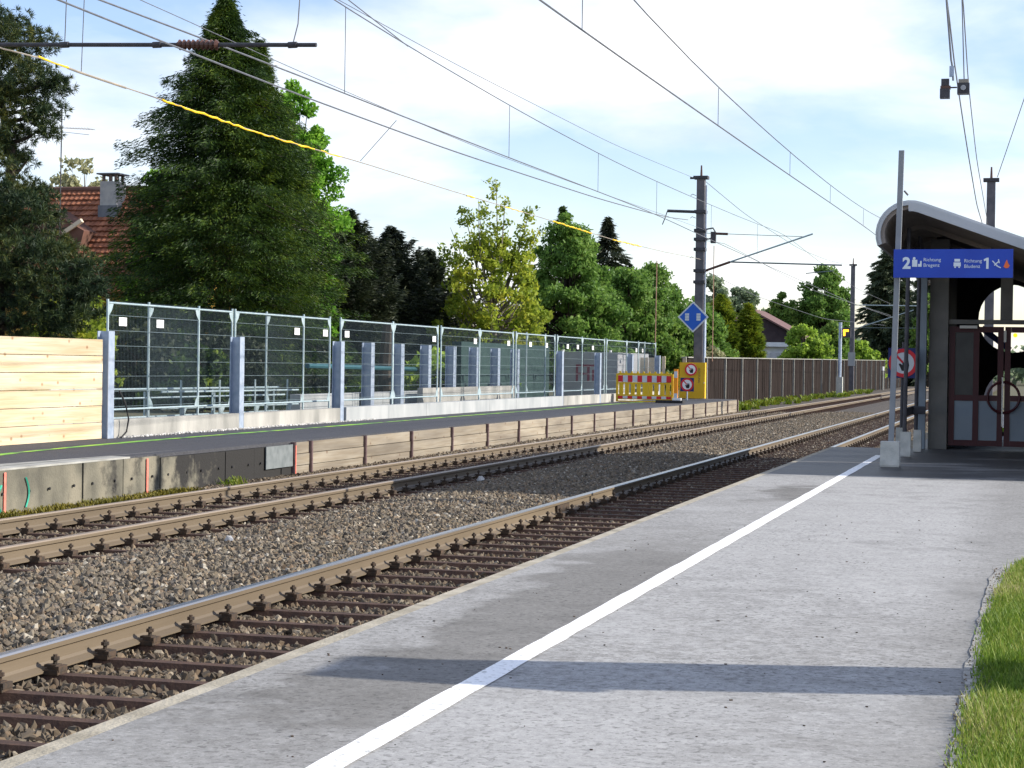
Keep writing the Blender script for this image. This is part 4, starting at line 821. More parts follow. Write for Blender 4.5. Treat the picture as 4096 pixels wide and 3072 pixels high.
# ------------------------------------------------------------------ sign gantry, posts and shelter on the near platform
t = thing('blue_sign', 'long blue platform direction sign with white 2 and 1 in front of the shelter', 'sign', (-1, 24.3, 2.8)); SY = 24.45
sx0, sx1, sz0, sz1 = -1.69, -.20, 2.845, 3.21
part(MB().box(sx0, sx1, SY, SY + .05, sz0, sz1), 'sign_board', M['blue'], t); ty = SY - .003
text('2', sx0 + .115, ty, 2.965, .20, M['palegrey'], 'platform_number', t, bold=.008)
mb = MB(); mb.box(sx0 + .235, sx0 + .30, ty - .002, ty, 2.985, 3.075); mb.tube((sx0 + .26, ty, 3.092), (sx0 + .26, ty - .003, 3.092), .018, 10); mb.box(sx0 + .31, sx0 + .355, ty - .002, ty, 2.985, 3.02); mb.box(sx0 + .335, sx0 + .355, ty - .002, ty, 3.02, 3.06); part(mb, 'pictogram', M['palegrey'], t)
text('Richtung', sx0 + .375, ty, 3.055, .063, M['palegrey'], 'lettering', t); text('Bregenz', sx0 + .375, ty, 2.985, .063, M['palegrey'], 'lettering', t)
mb = MB(); mb.box(sx0 + .755, sx0 + .845, ty - .002, ty, 2.99, 3.04); mb.box(sx0 + .765, sx0 + .835, ty - .002, ty, 3.05, 3.085); mb.box(sx0 + .765, sx0 + .785, ty - .002, ty, 2.97, 2.988); mb.box(sx0 + .815, sx0 + .835, ty - .002, ty, 2.97, 2.988); part(mb, 'pictogram', M['palegrey'], t)
text('Richtung', sx0 + .885, ty, 3.040, .063, M['palegrey'], 'lettering', t); text('Bludenz', sx0 + .885, ty, 2.970, .063, M['palegrey'], 'lettering', t)
part(MB().prism([(sx0 + a, z) for a, z in ((1.160, 2.958), (1.190, 2.958), (1.190, 3.100), (1.168, 3.100), (1.128, 3.078), (1.134, 3.054), (1.160, 3.066))], 'y', ty - .002, ty), 'platform_number', M['palegrey'], t)
mb = MB()
for a, b, c, d in ((1.235, 3.06, 1.30, 2.99), (1.30, 2.99, 1.34, 2.97), (1.26, 3.0, 1.31, 3.05), (1.31, 3.08, 1.32, 3.03)): mb.tube((sx0 + a, ty, b), (sx0 + c, ty, d), .008, 5)
part(mb, 'pictogram', M['palegrey'], t)
mb = MB(); mb.prism([(sx0 + 1.375, 2.985), (sx0 + 1.40, 2.965), (sx0 + 1.435, 2.97), (sx0 + 1.45, 3.0), (sx0 + 1.43, 3.03), (sx0 + 1.415, 3.075), (sx0 + 1.395, 3.035)], 'y', ty - .002, ty); part(mb, 'flame_mark', M['orangeprint'], t)
t = thing('sign_pole', 'tall square pole carrying the blue sign, topmost thing before the shelter', 'pole', (-1.66, 24.55, PZ), 'temporary poles on concrete feet')
part(MB().add([(-1.695 + a + sx * .035, 24.6 + sy * .035, z) for z, a in ((PZ + .3, 0), (4.5, .075)) for sx, sy in ((-1, -1), (1, -1), (1, 1), (-1, 1))], [(0, 1, 5, 4), (1, 2, 6, 5), (2, 3, 7, 6), (3, 0, 4, 7), (4, 5, 6, 7)]), 'pole_shaft', M['pole'], t)
part(MB().box(-1.655, -.30, 24.52, 24.56, 2.95, 3.0), 'sign_bracket', M['steel'], t)
part(MB().path([(-1.58, 24.6, 3.98), (-1.53, 24.6, 3.92)], .012, 4), 'pole_hook', M['iron'], t)
def foot(x, y, w, h, lab, name='concrete_foot'):
    mb = MB(); mb.add([(x + sx * w / 2 * k, y + sy * w / 2 * k, z) for z, k in ((PZ + .004, .94), (PZ + .03, 1), (PZ + h, .96)) for sx, sy in ((-1, -1), (1, -1), (1, 1), (-1, 1))],
        [(i, (i + 1) % 4, 4 + (i + 1) % 4, 4 + i) for i in range(4)] + [(4 + i, 4 + (i + 1) % 4, 8 + (i + 1) % 4, 8 + i) for i in range(4)] + [(8, 9, 10, 11), (0, 3, 2, 1)])
    return part(mb, name, M['footconc'], None, label=lab, cat='concrete block', group='concrete feet of the temporary poles')
foot(-1.69, 24.4, .245, .33, 'largest pale concrete block under the tall sign pole')
foot(-1.68, 27.4, .15, .36, 'slim concrete block under the second thin pole')
foot(-1.93, 30.3, .17, .33, 'concrete block furthest left, half hidden behind the thin poles')
foot(-1.61, 29.1, .12, .34, 'concrete block against the shelter column')
for x, y, lab, nm in ((-1.70, 27.4, 'thin dark pole just right of the sign pole, in front of the round sign', 0), (-1.93, 30.3, 'thin dark pole at the back, carrying the round sign', 0), (-1.64, 29.15, 'dark pole touching the shelter column', 0)):
    t = thing('thin_pole', lab, 'pole', (x, y, PZ), 'temporary poles on concrete feet'); part(MB().tube((x, y, PZ + .3), (x + .02, y, 3.7 if x > -1.9 else 2.1), .03, 8), 'pole_shaft', M['iron'], t)
t = thing('barrier_rail', 'dark low rail joining the thin poles beside the shelter', 'rail', (-1.7, 28, .95))
part(MB().box(-1.72, -1.68, 27.5, 30.2, .98, 1.10), 'rail_bar', M['iron'], t); part(MB().box(-1.675, -1.50, 29.1, 29.16, .98, 1.10), 'cross_bar', M['iron'], t)
t = thing('round_sign', 'large round no trespassing sign on navy square behind the two thin poles', 'sign', (-2.3, 30.2, 1.7), 'round no trespassing signs'); noentry(-1.90, 30.05, 1.765, .228, t, face='reflwhite')  # duller white puts the shade into this sign's face colour
part(MB().box(-2.0, -1.90, 30.07, 30.27, 1.72, 1.78), 'sign_bracket', M['steel'], t)

RY0, RY1 = 26.6, 39.5
sh = thing('shelter', 'platform shelter with a curved overhanging roof and red framed gate', 'shelter', (-1, 30, PZ))
def roofpts(off):
    c = (-1.62, 3.56); r_ = .42 + off; pts = []
    for a in np.linspace(200, 70, 12): pts.append((c[0] + r_ * math.cos(R(a)), c[1] + r_ * math.sin(R(a))))
    d = Vector((math.cos(R(-20)), math.sin(R(-20)))); e = Vector(pts[-1])
    for k in (1, 3, 6.5): q = e + d * k; pts.append((q.x, q.y))
    return pts
o_, i_ = roofpts(.02), roofpts(-.07)
part(MB().prism(o_ + i_[::-1], 'y', RY0, RY1), 'curved_roof', M['soffit'], sh)
oo, ii = roofpts(.035), roofpts(.0)
mb = MB()
for k in range(len(oo) - 1): mb.prism([oo[k], oo[k + 1], ii[k + 1], ii[k]], 'y', RY0 - .03, RY0 - .002)
oo2 = roofpts(.055); ii2 = roofpts(.022)
part(MB().prism(oo2 + ii2[::-1], 'y', RY0 - .02, RY1), 'roof_sheet', M['roofmetal'], sh)
f1, f2 = roofpts(.02), roofpts(-.10)
part(MB().prism(f1[9:] + f2[9:][::-1], 'y', RY0 - .05, RY0 - .003), 'roof_fascia', M['roofmetal'], sh)
f3, f4 = roofpts(.02), roofpts(-.015)
part(MB().prism(f3[:10] + f4[:10][::-1], 'y', RY0 - .05, RY0 - .003), 'curved_fascia', M['roofmetal'], sh)
for y in (29.4, 32.2, 35, 37.8):
    a, b = roofpts(-.071), roofpts(-.14); part(MB().prism(a[:13] + b[:13][::-1], 'y', y, y + .12), 'roof_rib', M['soffit'], sh)
GY = 30.5
part(MB().box(-1.68, -1.56, GY - .25, GY - .05, PZ, 3.52), 'rain_pipe', M['gatepanel'], sh)
part(MB().box(-1.52, -1.23, GY - .1, GY + .15, PZ, 3.75), 'shelter_column', M['shelterwall'], sh)
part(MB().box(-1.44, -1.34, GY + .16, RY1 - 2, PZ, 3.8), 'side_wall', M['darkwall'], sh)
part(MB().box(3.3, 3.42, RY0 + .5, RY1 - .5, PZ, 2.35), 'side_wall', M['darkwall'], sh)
part(MB().box(-1.22, 3.3, GY - .06, GY + .06, 2.40, 2.47), 'transom', M['shelterwall'], sh)
part(MB().box(-.43, -.24, GY - .06, GY + .06, 2.473, 3.45), 'middle_post', M['shelterwall'], sh)
part(MB().box(.75, 3.3, GY - .05, GY + .05, PZ, 2.398), 'front_wall', M['shelterwall'], sh)
part(MB().box(-1.05, -.78, GY - .12, GY - .065, 2.33, 2.375), 'door_closer', M['whitebar'], sh)
# back wall with two round openings
def holed(x0, x1, z0, z1, cx, cz, r, y0, y1, mb, n=32):
    def edge(t):
        c, s = math.cos(t), math.sin(t); k = min(((x1 - cx) / c if c > 1e-9 else (x0 - cx) / c if c < -1e-9 else 1e9), ((z1 - cz) / s if s > 1e-9 else (z0 - cz) / s if s < -1e-9 else 1e9)); return cx + c * k, cz + s * k
    ts = sorted([2 * math.pi * i / n for i in range(n)] + [math.atan2(zz_ - cz, xx_ - cx) % (2 * math.pi) for xx_ in (x0, x1) for zz_ in (z0, z1)]); m_ = len(ts)
    vs = []
    for y in (y0, y1):
        for t_ in ts: vs.append((cx + math.cos(t_) * r, y, cz + math.sin(t_) * r))
        for t_ in ts: a, b = edge(t_); vs.append((a, y, b))
    fs = []
    for i in range(m_):
        j = (i + 1) % m_; fs += [(i, j, m_ + j, m_ + i), (2 * m_ + i, 3 * m_ + i, 3 * m_ + j, 2 * m_ + j), (i, 2 * m_ + i, 2 * m_ + j, j)]
    mb.add(vs, fs)
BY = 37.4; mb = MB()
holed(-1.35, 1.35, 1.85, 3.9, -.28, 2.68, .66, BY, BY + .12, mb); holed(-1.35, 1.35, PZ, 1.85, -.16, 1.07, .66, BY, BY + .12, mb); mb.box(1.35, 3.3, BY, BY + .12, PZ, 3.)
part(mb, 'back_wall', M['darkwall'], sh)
part(MB().prism([(-.85, 2.4), (-.35, 2.02), (-.30, 2.12), (-.85, 2.55)], 'y', BY - .04, BY - .02), 'blue_strip', M['blue'], sh)
# double gate
gt = thing('gate', 'dark red double gate with pale lower panels closing the shelter', 'gate', (-.4, GY, PZ)); gx0, gxm, gx1 = -1.21, -.36, .49
def leaf_(a, b):
    for x0, x1 in ((a, a + .09), (b - .09, b), ((a + b) / 2 - .045, (a + b) / 2 + .045)): part(MB().box(x0, x1, GY - .03, GY + .03, PZ + .06, 2.36), 'gate_stile', M['gatered'], gt)
    m_ = (a + b) / 2
    for x0, x1 in ((a + .091, m_ - .046), (m_ + .046, b - .091)):
        for z0, z1 in ((PZ + .06, PZ + .15), (1.18, 1.27), (2.27, 2.36)): part(MB().box(x0, x1, GY - .028, GY + .028, z0, z1), 'gate_rail', M['gatered'], gt)
        part(MB().box(x0, x1, GY - .012, GY + .012, PZ + .152, 1.178), 'gate_panel', M['gatepanel'], gt)
leaf_(gx0, gxm - .01); leaf_(gxm + .01, gx1)
part(MB().box(gx0 + .092, (gx0 + gxm) / 2 - .05, GY - .004, GY + .004, 1.272, 2.268), 'smoked_pane', M['dimglass'], gt)
mb = MB(); n = 36
for k in range(n):
    a, b = 2 * math.pi * k / n, 2 * math.pi * (k + 1) / n; mb.tube((gxm + math.cos(a) * .245, GY - .06, 1.24 + math.sin(a) * .245), (gxm + math.cos(b) * .245, GY - .06, 1.24 + math.sin(b) * .245), .022, 6)
part(mb, 'ring_handle', M['gatered'], gt)
part(MB().box(gxm - .03, gxm - .01, GY - .10, GY - .07, .78, 1.56), 'pull_bar', M['whitebar'], gt); part(MB().box(gxm - .01, gxm + .03, GY - .05, GY - .032, 2.12, 2.30), 'pale_strip', M['whitebar'], gt)
part(MB().tube((gxm + .16, GY + .6, 2.24), (gxm + .16, GY + .64, 2.24), .035, 10), 'amber_lamp', M['glow2'], sh)
# yellow-green strip seen under the gate
part(MB().box(-.5, 2, 39.6, 39.7, PZ + .004, PZ + .09), 'tactile_edge', M['lime'], None, label='yellow green strip on the ground seen under the gate', cat='edge strip')
# block and pillar added out of frame to cast shade across the platform
t = thing('shade_block', 'added unseen block right of the shelter, casting shade on the platform', 'shade caster', (5, 27, PZ))
part(MB().box(2.2, 9, 23.9, 26.4, PZ, 3.6), 'shade_block_body', M['shelterwall'], t); part(MB().box(2.0, 9.2, 23.7, 26.5, 3.6, 3.8), 'shade_block_top', M['roofmetal'], t)
t = thing('shade_pillar', 'added unseen grey pillar on the lawn, casting the shadow band', 'pillar', (1.9, 8.3, PZ))
part(MB().box(1.5, 2.5, 8.05, 8.48, PZ, 2.55), 'shade_pillar_body', M['greybox'], t); part(MB().box(1.45, 2.55, 8.0, 8.52, 2.55, 2.62), 'shade_pillar_cap', M['mast'], t)

# ------------------------------------------------------------------ vegetation
def rhomb(c, u, v):
    """c centres, u long half-axis, v short half-axis -> quads"""
    co = np.stack([c - u, c + v * .9 - u * .1, c + u, c - v * .9 - u * .1], 1).reshape(-1, 3); return co
def randdir(n):
    d = rng.normal(size=(n, 3)); return d / np.linalg.norm(d, axis=1)[:, None]
def leafcloud(name, centres, radii, per, size, m, parent, droop=0., flat=.75, shell=.0, elong=1.5):
    cs = np.repeat(centres, per, 0); rs = np.repeat(radii, per)[:, None]; n = len(cs)
    d = randdir(n); rad = rng.random((n, 1)) ** (1 / 2.2); p = cs + d * rs * rad * (1, 1, flat)
    u = randdir(n); u[:, 2] -= droop; u /= np.linalg.norm(u, axis=1)[:, None]; w = np.cross(u, randdir(n)); w /= np.linalg.norm(w, axis=1)[:, None]
    s = size * rng.uniform(.6, 1.3, (n, 1)); co = rhomb(p, u * s * elong / 2, w * s / 2)
    return rawmesh(name, co, np.arange(n * 4).reshape(-1, 4), m, parent)
def limbs(mb, base, top, ends, r0, bend=.2):
    b, t_ = np.array(base), np.array(top)
    for e in ends:
        e = np.array(e); h = np.clip((e[2] - b[2]) / max(.1, t_[2] - b[2]) * .72 - .05, .08, .92); s = b + (t_ - b) * h; r_ = r0 * (1 - h) * .38 + .012
        mid = (s + e) / 2 + rng.normal(0, .12, 3) + (0, 0, -.12 * np.linalg.norm(e - s)); mb.path([tuple(s), tuple(mid), tuple(e)], [r_, r_ * .6, r_ * .25], 4)
def broadleaf(name, lab, x, y, z0, H, profile, m, nclus=120, per=90, size=.16, crad=.5, bark='bark', shell=.55, group=None, lean=(0, 0), trunkr=.16, ys=1., first=.15, limb_every=1):
    t = thing(name, lab, 'tree', (x, y, z0), group)
    hs = [p[0] for p in profile]; rs = [p[1] for p in profile]
    C = []
    while len(C) < nclus:
        h = rng.uniform(first, 1.); r_ = np.interp(h, hs, rs)
        if rng.random() > (r_ / max(rs)) ** 1.2 + .06: continue
        a = rng.uniform(0, 6.283); q = (shell + (1 - shell) * rng.random()) * r_ * rng.uniform(.75, 1.08)
        C.append((x + math.cos(a) * q + lean[0] * h, y + math.sin(a) * q * ys, z0 + h * H))
    C = np.array(C); rad = crad * rng.uniform(.6, 1.25, len(C))
    leafcloud('crown', C, rad, per, size, m, t)
    mb = MB(); top = (x + lean[0], y, z0 + H * .93); n = 8
    mb.path([(x + lean[0] * k / n + rng.normal(0, .04), y + rng.normal(0, .04), z0 + H * .93 * k / n) for k in range(n + 1)], [trunkr * (1 - k / n) ** .8 + .01 for k in range(n + 1)], 7)
    part(mb, 'trunk', M[bark], t)
    mb = MB(); limbs(mb, (x, y, z0), top, C[::limb_every], trunkr); part(mb, 'limbs', M[bark], t)
    return t
def conifer(name, lab, x, y, z0, H, Rb, m, nb=420, per=80, size=.10, profile=None, tipup=.0, group=None, droop=.35, trunkr=.18, ragged=.2, first=.04):
    t = thing(name, lab, 'tree', (x, y, z0), group)
    profile = profile or [(0, 1), (.3, .92), (.6, .6), (.85, .25), (1, .02)]
    hs = [p[0] for p in profile]; rs = [p[1] for p in profile]; P = []; U = []; Wd = []; Sz = []
    mb = MB(); mb.path([(x, y, z0), (x + .03, y, z0 + H * .5), (x, y, z0 + H)], [trunkr, trunkr * .6, .01], 7)
    br = MB()
    for i in range(nb):
        h = first + (1 - first) * (i + rng.random()) / nb; h = h if h < 1 else .999; h = 1 - (1 - h) ** .9 if False else h
        r_ = Rb * np.interp(h, hs, rs) * (1 + rng.normal(0, ragged)) ; r_ = max(r_, .12); a = i * 2.39996 + rng.normal(0, .3)
        d = np.array([math.cos(a), math.sin(a), 0]); base = np.array([x, y, z0 + h * H])
        k = int(per * (.35 + .9 * min(1, r_ / Rb))); s = rng.uniform(.12, 1.02, k) ** .75
        sag = -droop * r_ * (s ** 1.3) + tipup * r_ * s ** 3 * .5
        side = np.array([-d[1], d[0], 0]); wd = (.10 + .24 * r_ * (1 - s) * s * 1.6)
        off = rng.normal(0, 1, k) * wd
        p = base + np.outer(s * r_, d) + np.outer(off, side); p[:, 2] += sag + rng.normal(0, .05, k) - np.abs(rng.normal(0, .10, k))
        u = d + np.outer(np.sign(off) * .6, side) + rng.normal(0, .35, (k, 3)); u[:, 2] -= droop * .7 + .15; u /= np.linalg.norm(u, axis=1)[:, None]
        P.append(p); U.append(u)
        if i % 3 == 0: e = base + d * r_ * .85; e[2] -= droop * r_ * .8; br.path([tuple(base), tuple((base + e) / 2 + (0, 0, -.05)), tuple(e)], [.03, .02, .006], 3)
    P = np.concatenate(P); U = np.concatenate(U); n = len(P); w = np.cross(U, randdir(n)); w /= np.linalg.norm(w, axis=1)[:, None]; s = size * rng.uniform(.6, 1.4, (n, 1))
    rawmesh('crown', rhomb(P, U * s * 1.05, w * s * .20), np.arange(n * 4).reshape(-1, 4), m, t)
    part(mb, 'trunk', M['bark'], t); part(br, 'limbs', M['bark'], t); return t
def pinecloud(name, lab, clumps, y, z0, m, trunk, per=230, size=.12, dj=.5, group=None):
    t = thing(name, lab, 'tree', (trunk[0][0], y, z0), group); P = []; U = []
    br = MB()
    for cx_, cz_, r_ in clumps:
        for dep in (-1, 0, 1):
            c = np.array([cx_ + rng.normal(0, .08), y + dep * r_ * 1.1 + rng.normal(0, .15), cz_ - abs(dep) * .10]); nt_ = int(52 * (r_ / .5) ** 2) + 6
            d = randdir(nt_) * (rng.random((nt_, 1)) ** .45) * r_ * (1, 1.1, .62); tips = c + d
            k = 24 if per < 300 else 26; q = np.repeat(tips, k, 0); u = randdir(len(q)) + np.repeat(d / (np.linalg.norm(d, axis=1)[:, None] + .01), k, 0) * .6 + (0, 0, .35); u /= np.linalg.norm(u, axis=1)[:, None]
            P.append(q + u * size * .5); U.append(u)
            zt = np.clip(cz_ - .3, z0 + .5, trunk[-1][1]); tx = float(np.interp(zt, [p[1] for p in trunk], [p[0] for p in trunk]))
            if dep == 0 or r_ > .5: br.path([(tx, y, zt), ((tx + c[0]) / 2, (y + c[1]) / 2, (zt + c[2]) / 2 - .05), tuple(c)], [.05, .035, .012], 4)
    P = np.concatenate(P); U = np.concatenate(U); n = len(P); w = np.cross(U, randdir(n)); w /= np.linalg.norm(w, axis=1)[:, None]; s = size * rng.uniform(.7, 1.3, (n, 1))
    rawmesh('crown', rhomb(P, U * s * .55, w * s * .065), np.arange(n * 4).reshape(-1, 4), m, t)
    mb = MB(); mb.path([(a, y, b) for a, b in trunk], list(np.linspace(.17, .03, len(trunk))), 8); part(mb, 'trunk', M['bark'], t); part(br, 'limbs', M['bark'], t); return t

CL = [(-19.05,8.11,0.50),(-18.55,7.87,0.32),(-19.14,7.48,0.45),(-18.64,7.11,0.54),(-18.04,6.96,0.27),(-19.03,6.68,0.54),(-18.33,6.48,0.36),(-18.92,6.14,0.45),(-18.23,6.08,0.20),(-19.02,5.78,0.32),(-18.82,5.47,0.25),(-19.01,4.98,0.54),(-18.51,4.80,0.41),(-18.90,4.35,0.64),(-18.11,4.44,0.32),(-18.59,3.73,0.73),(-17.90,3.80,0.42),(-18.89,3.19,0.73),(-17.99,3.28,0.50),(-17.36,3.45,0.32),(-17.64,2.95,0.50),(-18.58,2.57,0.64),(-17.88,2.48,0.50),(-17.34,2.61,0.27),(-17.16,3.09,0.27),(-19.7,8.0,.6),(-19.8,7.0,.6),(-19.8,6,.5),(-19.9,4.6,.7),(-19.9,3.4,.8),(-18.3,1.8,.7),(-17.5,1.8,.5),(-19.3,1.8,.8)]
pinecloud('pine_tree', 'dark layered pine at the left edge of the picture', CL, 32, .3, M['pine'], [(-19.3, .3), (-19.2, 3), (-18.95, 5.5), (-19.3, 7), (-19.4, 8.6)])
conifer('spruce_tree', 'tall broad dark spruce, biggest tree behind the fence', -22.95, 50.6, .3, 12.2, 3.75, M['spruce'], nb=1050, per=400, size=.066,
        profile=[(0, .98), (.12, 1.0), (.3, .95), (.5, .82), (.68, .62), (.8, .42), (.88, .26), (.95, .12), (1, .01)], tipup=.3, droop=.42, trunkr=.24, ragged=.21, first=.0)
conifer('spruce_tree', 'second spruce leader growing right beside the top of the big spruce', -22.1, 51.2, 6.0, 5.2, 1.5, M['spruce'], nb=230, per=200, size=.066, droop=.3, tipup=.5)
broadleaf('deciduous_tree', 'bright green leafy tree standing behind the right side of the big spruce', -25.2, 61.5, .3, 11.5, [(0, .8), (.2, 1.7), (.5, 1.95), (.75, 1.5), (.9, .8), (1, .15)], M['bright'], 170, 190, .11, .42)
broadleaf('deciduous_tree', 'bright green leafy tree showing left of the big spruce', -27.6, 57, .3, 8.4, [(0, .8), (.3, 1.6), (.6, 1.7), (.85, 1.1), (1, .15)], M['bright'], 60, 100, .17, .45)
def pinerow(clumps, y, lab, tx, ztop): return pinecloud('pine_tree', lab, clumps, y, .3, M['darkpine'], [(tx, .3), (tx, ztop * .6), (tx, ztop)], size=.24, per=420, group='dark pines behind the fence')
def pyr(cx_, zt, zb, w, n, s=1.):
    r_ = np.random.default_rng(int(abs(cx_ * 100))); out_ = []
    for k in range(n):
        f_ = k / (n - 1); z = zt - (zt - zb) * f_; ww = w * (.12 + .88 * f_ ** .8)
        for j in range(2 + int(3.4 * f_ + .3)): out_.append((cx_ + r_.uniform(-ww, ww), z + r_.uniform(-.25, .25), (.28 + .36 * f_) * s * r_.uniform(.75, 1.2)))
    return out_
for x_, y_, h_, r_, lab in ((-24.1, 64.3, 6.9, 1.7, 'leftmost of three dark pines right of the big spruce'), (-24.0, 68.6, 6.6, 2.0, 'middle of three dark pines right of the big spruce'), (-23.9, 73.0, 6.0, 1.8, 'rightmost and lowest of three dark pines right of the big spruce'), (-24.9, 70, 5.6, 2.2, 'broad dark pine filling the gap behind the three dark pines')):
    conifer('pine_tree', lab, x_, y_, .3, h_, r_, M['darkpine'], nb=230, per=230, size=.11, profile=[(0, 1), (.45, .95), (.7, .62), (.88, .3), (1, .04)], droop=-.15, tipup=.7, ragged=.34, group='dark pines behind the fence')
broadleaf('deciduous_tree', 'yellow green tree with a sparse open top above the fence', -19.9, 68.8, .3, 6.4, [(0, .9), (.15, 2.0), (.4, 2.4), (.65, 2.2), (.85, 1.5), (1, .3)], M['yellowleaf'], 190, 70, .13, .42, bark='birch', first=.1)
t = thing('deciduous_tree', 'thin airy leaders with few leaves rising above the yellow green tree', 'tree', (-19.9, 68.8, 4))
C = []; mb = MB()
for ex, ez in ((-21.9, 7.0), (-21.2, 7.6), (-20.6, 8.0), (-19.95, 8.75), (-19.3, 7.9), (-18.6, 7.7), (-18.2, 7.1), (-20.3, 7.2), (-19.0, 7.0), (-22.3, 6.4)):
    ey = 68.8 + rng.uniform(-.8, .8); s0 = (-19.9 + (ex + 19.9) * .35, 68.8, 4.2); mb.path([s0, ((s0[0] + ex) / 2 + rng.uniform(-.1, .1), ey, (s0[2] + ez) / 2), (ex, ey, ez)], [.05, .03, .008], 4)
    for k in range(15): f_ = rng.uniform(.25, 1.03); C.append((s0[0] + (ex - s0[0]) * f_ + rng.normal(0, .16), 68.8 + (ey - 68.8) * f_, s0[2] + (ez - s0[2]) * f_))
C = np.array(C); leafcloud('crown', C, np.full(len(C), .26), 17, .11, M['yellowleaf'], t); part(mb, 'limbs', M['birch'], t)
broadleaf('deciduous_tree', 'dense fresh green tree right of the yellow green one', -20.6, 83.6, .3, 8.2, [(0, 1.9), (.2, 2.9), (.5, 2.8), (.7, 1.9), (.85, 1.2), (1, .2)], M['green1'], 260, 170, .13, .55)
broadleaf('deciduous_tree', 'mid height green tree filling between the dense tree and the open one', -19.0, 89.5, .0, 6.5, [(0, 1.9), (.3, 2.4), (.6, 2.3), (.85, 1.6), (1, .3)], M['green1'], 190, 170, .13, .5)
broadleaf('deciduous_tree', 'green tree with an open right side beyond the end of the fence', -19.1, 95.8, .0, 6.9, [(0, 1.8), (.3, 2.5), (.6, 2.3), (.85, 1.5), (1, .3)], M['green1'], 190, 170, .13, .5)
broadleaf('bush', 'rounded green bush beside the tall dark mast', -17.0, 98, .0, 5.2, [(0, 1.9), (.4, 1.9), (.8, 1.3), (1, .2)], M['green1'], 110, 120, .17, .5)
broadleaf('bush', 'twiggy green bush in front of the tree beyond the fence end', -17.9, 90, .0, 4.6, [(0, 1.6), (.4, 1.8), (.8, 1.2), (1, .2)], M['green2'], 80, 90, .16, .45)
conifer('spruce_tree', 'left of two distant spruce tips above the green tree', -29.9, 120, .3, 11.9, 3.3, M['spruce'], nb=160, per=70, size=.24, group='distant spruce tips')
conifer('spruce_tree', 'right of two distant spruce tips above the green tree', -27.9, 124.6, .3, 11.5, 3.8, M['darkpine'], nb=190, per=90, size=.26, group='distant spruce tips', ragged=.3)
# low garden bushes seen through the fence
for x_, y_, h_, r_, m_, lab in ((-19.2, 60, 1.7, 1.6, 'lime', 'bright green bush behind the second and third short posts'), (-17.8, 61, 1.9, .9, 'green1', 'green bush behind the fifth short post'), (-22.5, 58, 1.6, 1.2, 'green2', 'small green bush behind the third steel post'),
        (-20.6, 44, 1.6, 1.2, 'spruce', 'dark low conifer shrub behind the first grey wall'), (-18.3, 27.5, 1.1, .9, 'bright', 'bright green shrub above the fresh timber boards')):
    broadleaf('bush', lab, x_, y_, .3, h_, [(0, r_), (.5, r_ * 1.05), (.85, r_ * .6), (1, .1)], M[m_], 40, 80, .13, .36, trunkr=.06)
broadleaf('bush', 'orange tinged shrub at the left between pine and big spruce', -20.5, 37, .3, 3.0, [(0, .9), (.5, 1.1), (.85, .7), (1, .1)], M['yellowleaf'], 45, 70, .11, .38, trunkr=.06)
for x_, y_, h_, lab in ((-22.9, 45, 2.3, 'dark conifer shrub behind the first fence panel'), (-21.3, 47, 2.1, 'dark conifer shrub behind the second fence panel'), (-20.9, 51.5, 2.3, 'dark conifer shrub just left of the third steel post')):
    broadleaf('bush', lab, x_, y_, .3, h_, [(0, 1.6), (.5, 1.6), (.85, 1.1), (1, .1)], M['darkpine'], 60, 120, .12, .42, trunkr=.06)
t = thing('tree_trunk', 'dark bare trunk behind the short steel posts', 'tree', (-20.4, 58, .3)); part(MB().path([(-20.4, 58, .3), (-20.45, 58, 1.6), (-20.35, 58, 3.0)], [.28, .24, .18], 8), 'trunk', M['bark'], t)
broadleaf('deciduous_tree', 'pale sparse tree behind the house with the chimney', -44.6, 82, .3, 11.3, [(0, 1), (.4, 3), (.7, 2.6), (.9, 1.6), (1, .3)], M['blossom'], 110, 45, .2, .5, bark='birch')
# beyond the brown barrier
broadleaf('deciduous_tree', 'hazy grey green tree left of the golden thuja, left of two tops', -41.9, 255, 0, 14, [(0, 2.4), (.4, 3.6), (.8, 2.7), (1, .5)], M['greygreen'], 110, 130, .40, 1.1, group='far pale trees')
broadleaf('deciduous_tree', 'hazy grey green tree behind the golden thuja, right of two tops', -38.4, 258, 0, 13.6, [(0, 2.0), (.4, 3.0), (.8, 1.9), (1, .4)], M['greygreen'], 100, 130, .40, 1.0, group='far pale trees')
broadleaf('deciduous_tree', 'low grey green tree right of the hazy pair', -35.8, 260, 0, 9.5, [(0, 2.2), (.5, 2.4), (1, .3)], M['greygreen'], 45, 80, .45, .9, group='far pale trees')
conifer('thuja', 'golden green column shaped thuja, left of the pair above the barrier', -21.0, 131, 0, 6.8, 1.35, M['thuja'], nb=260, per=110, size=.2, droop=-.5, profile=[(0, 1), (.5, 1.), (.8, .65), (1, .05)], group='golden thujas', ragged=.12)
conifer('thuja', 'golden green column shaped thuja, right of the pair above the barrier', -19.2, 132, 0, 6.2, 1.1, M['thuja'], nb=220, per=110, size=.2, droop=-.5, profile=[(0, 1), (.5, 1.), (.8, .6), (1, .05)], group='golden thujas', ragged=.12)
broadleaf('deciduous_tree', 'large green tree with gaps in its crown beyond the barrier', -18.6, 177, 0, 11.2, [(0, 1.5), (.3, 2.6), (.6, 2.8), (.85, 1.9), (1, .4)], M['green1'], 150, 150, .26, .75)
broadleaf('deciduous_tree', 'lower green tree with open twigs left of the large one', -22.2, 176, 0, 8.6, [(0, 1.8), (.4, 2.4), (.8, 1.8), (1, .4)], M['green2'], 120, 140, .25, .65)
broadleaf('bush', 'bright lime bush rising just above the brown barrier', -15.8, 137, 0, 4.75, [(0, 1.9), (.5, 2.1), (.85, 1.4), (1, .2)], M['lime'], 80, 100, .22, .5)
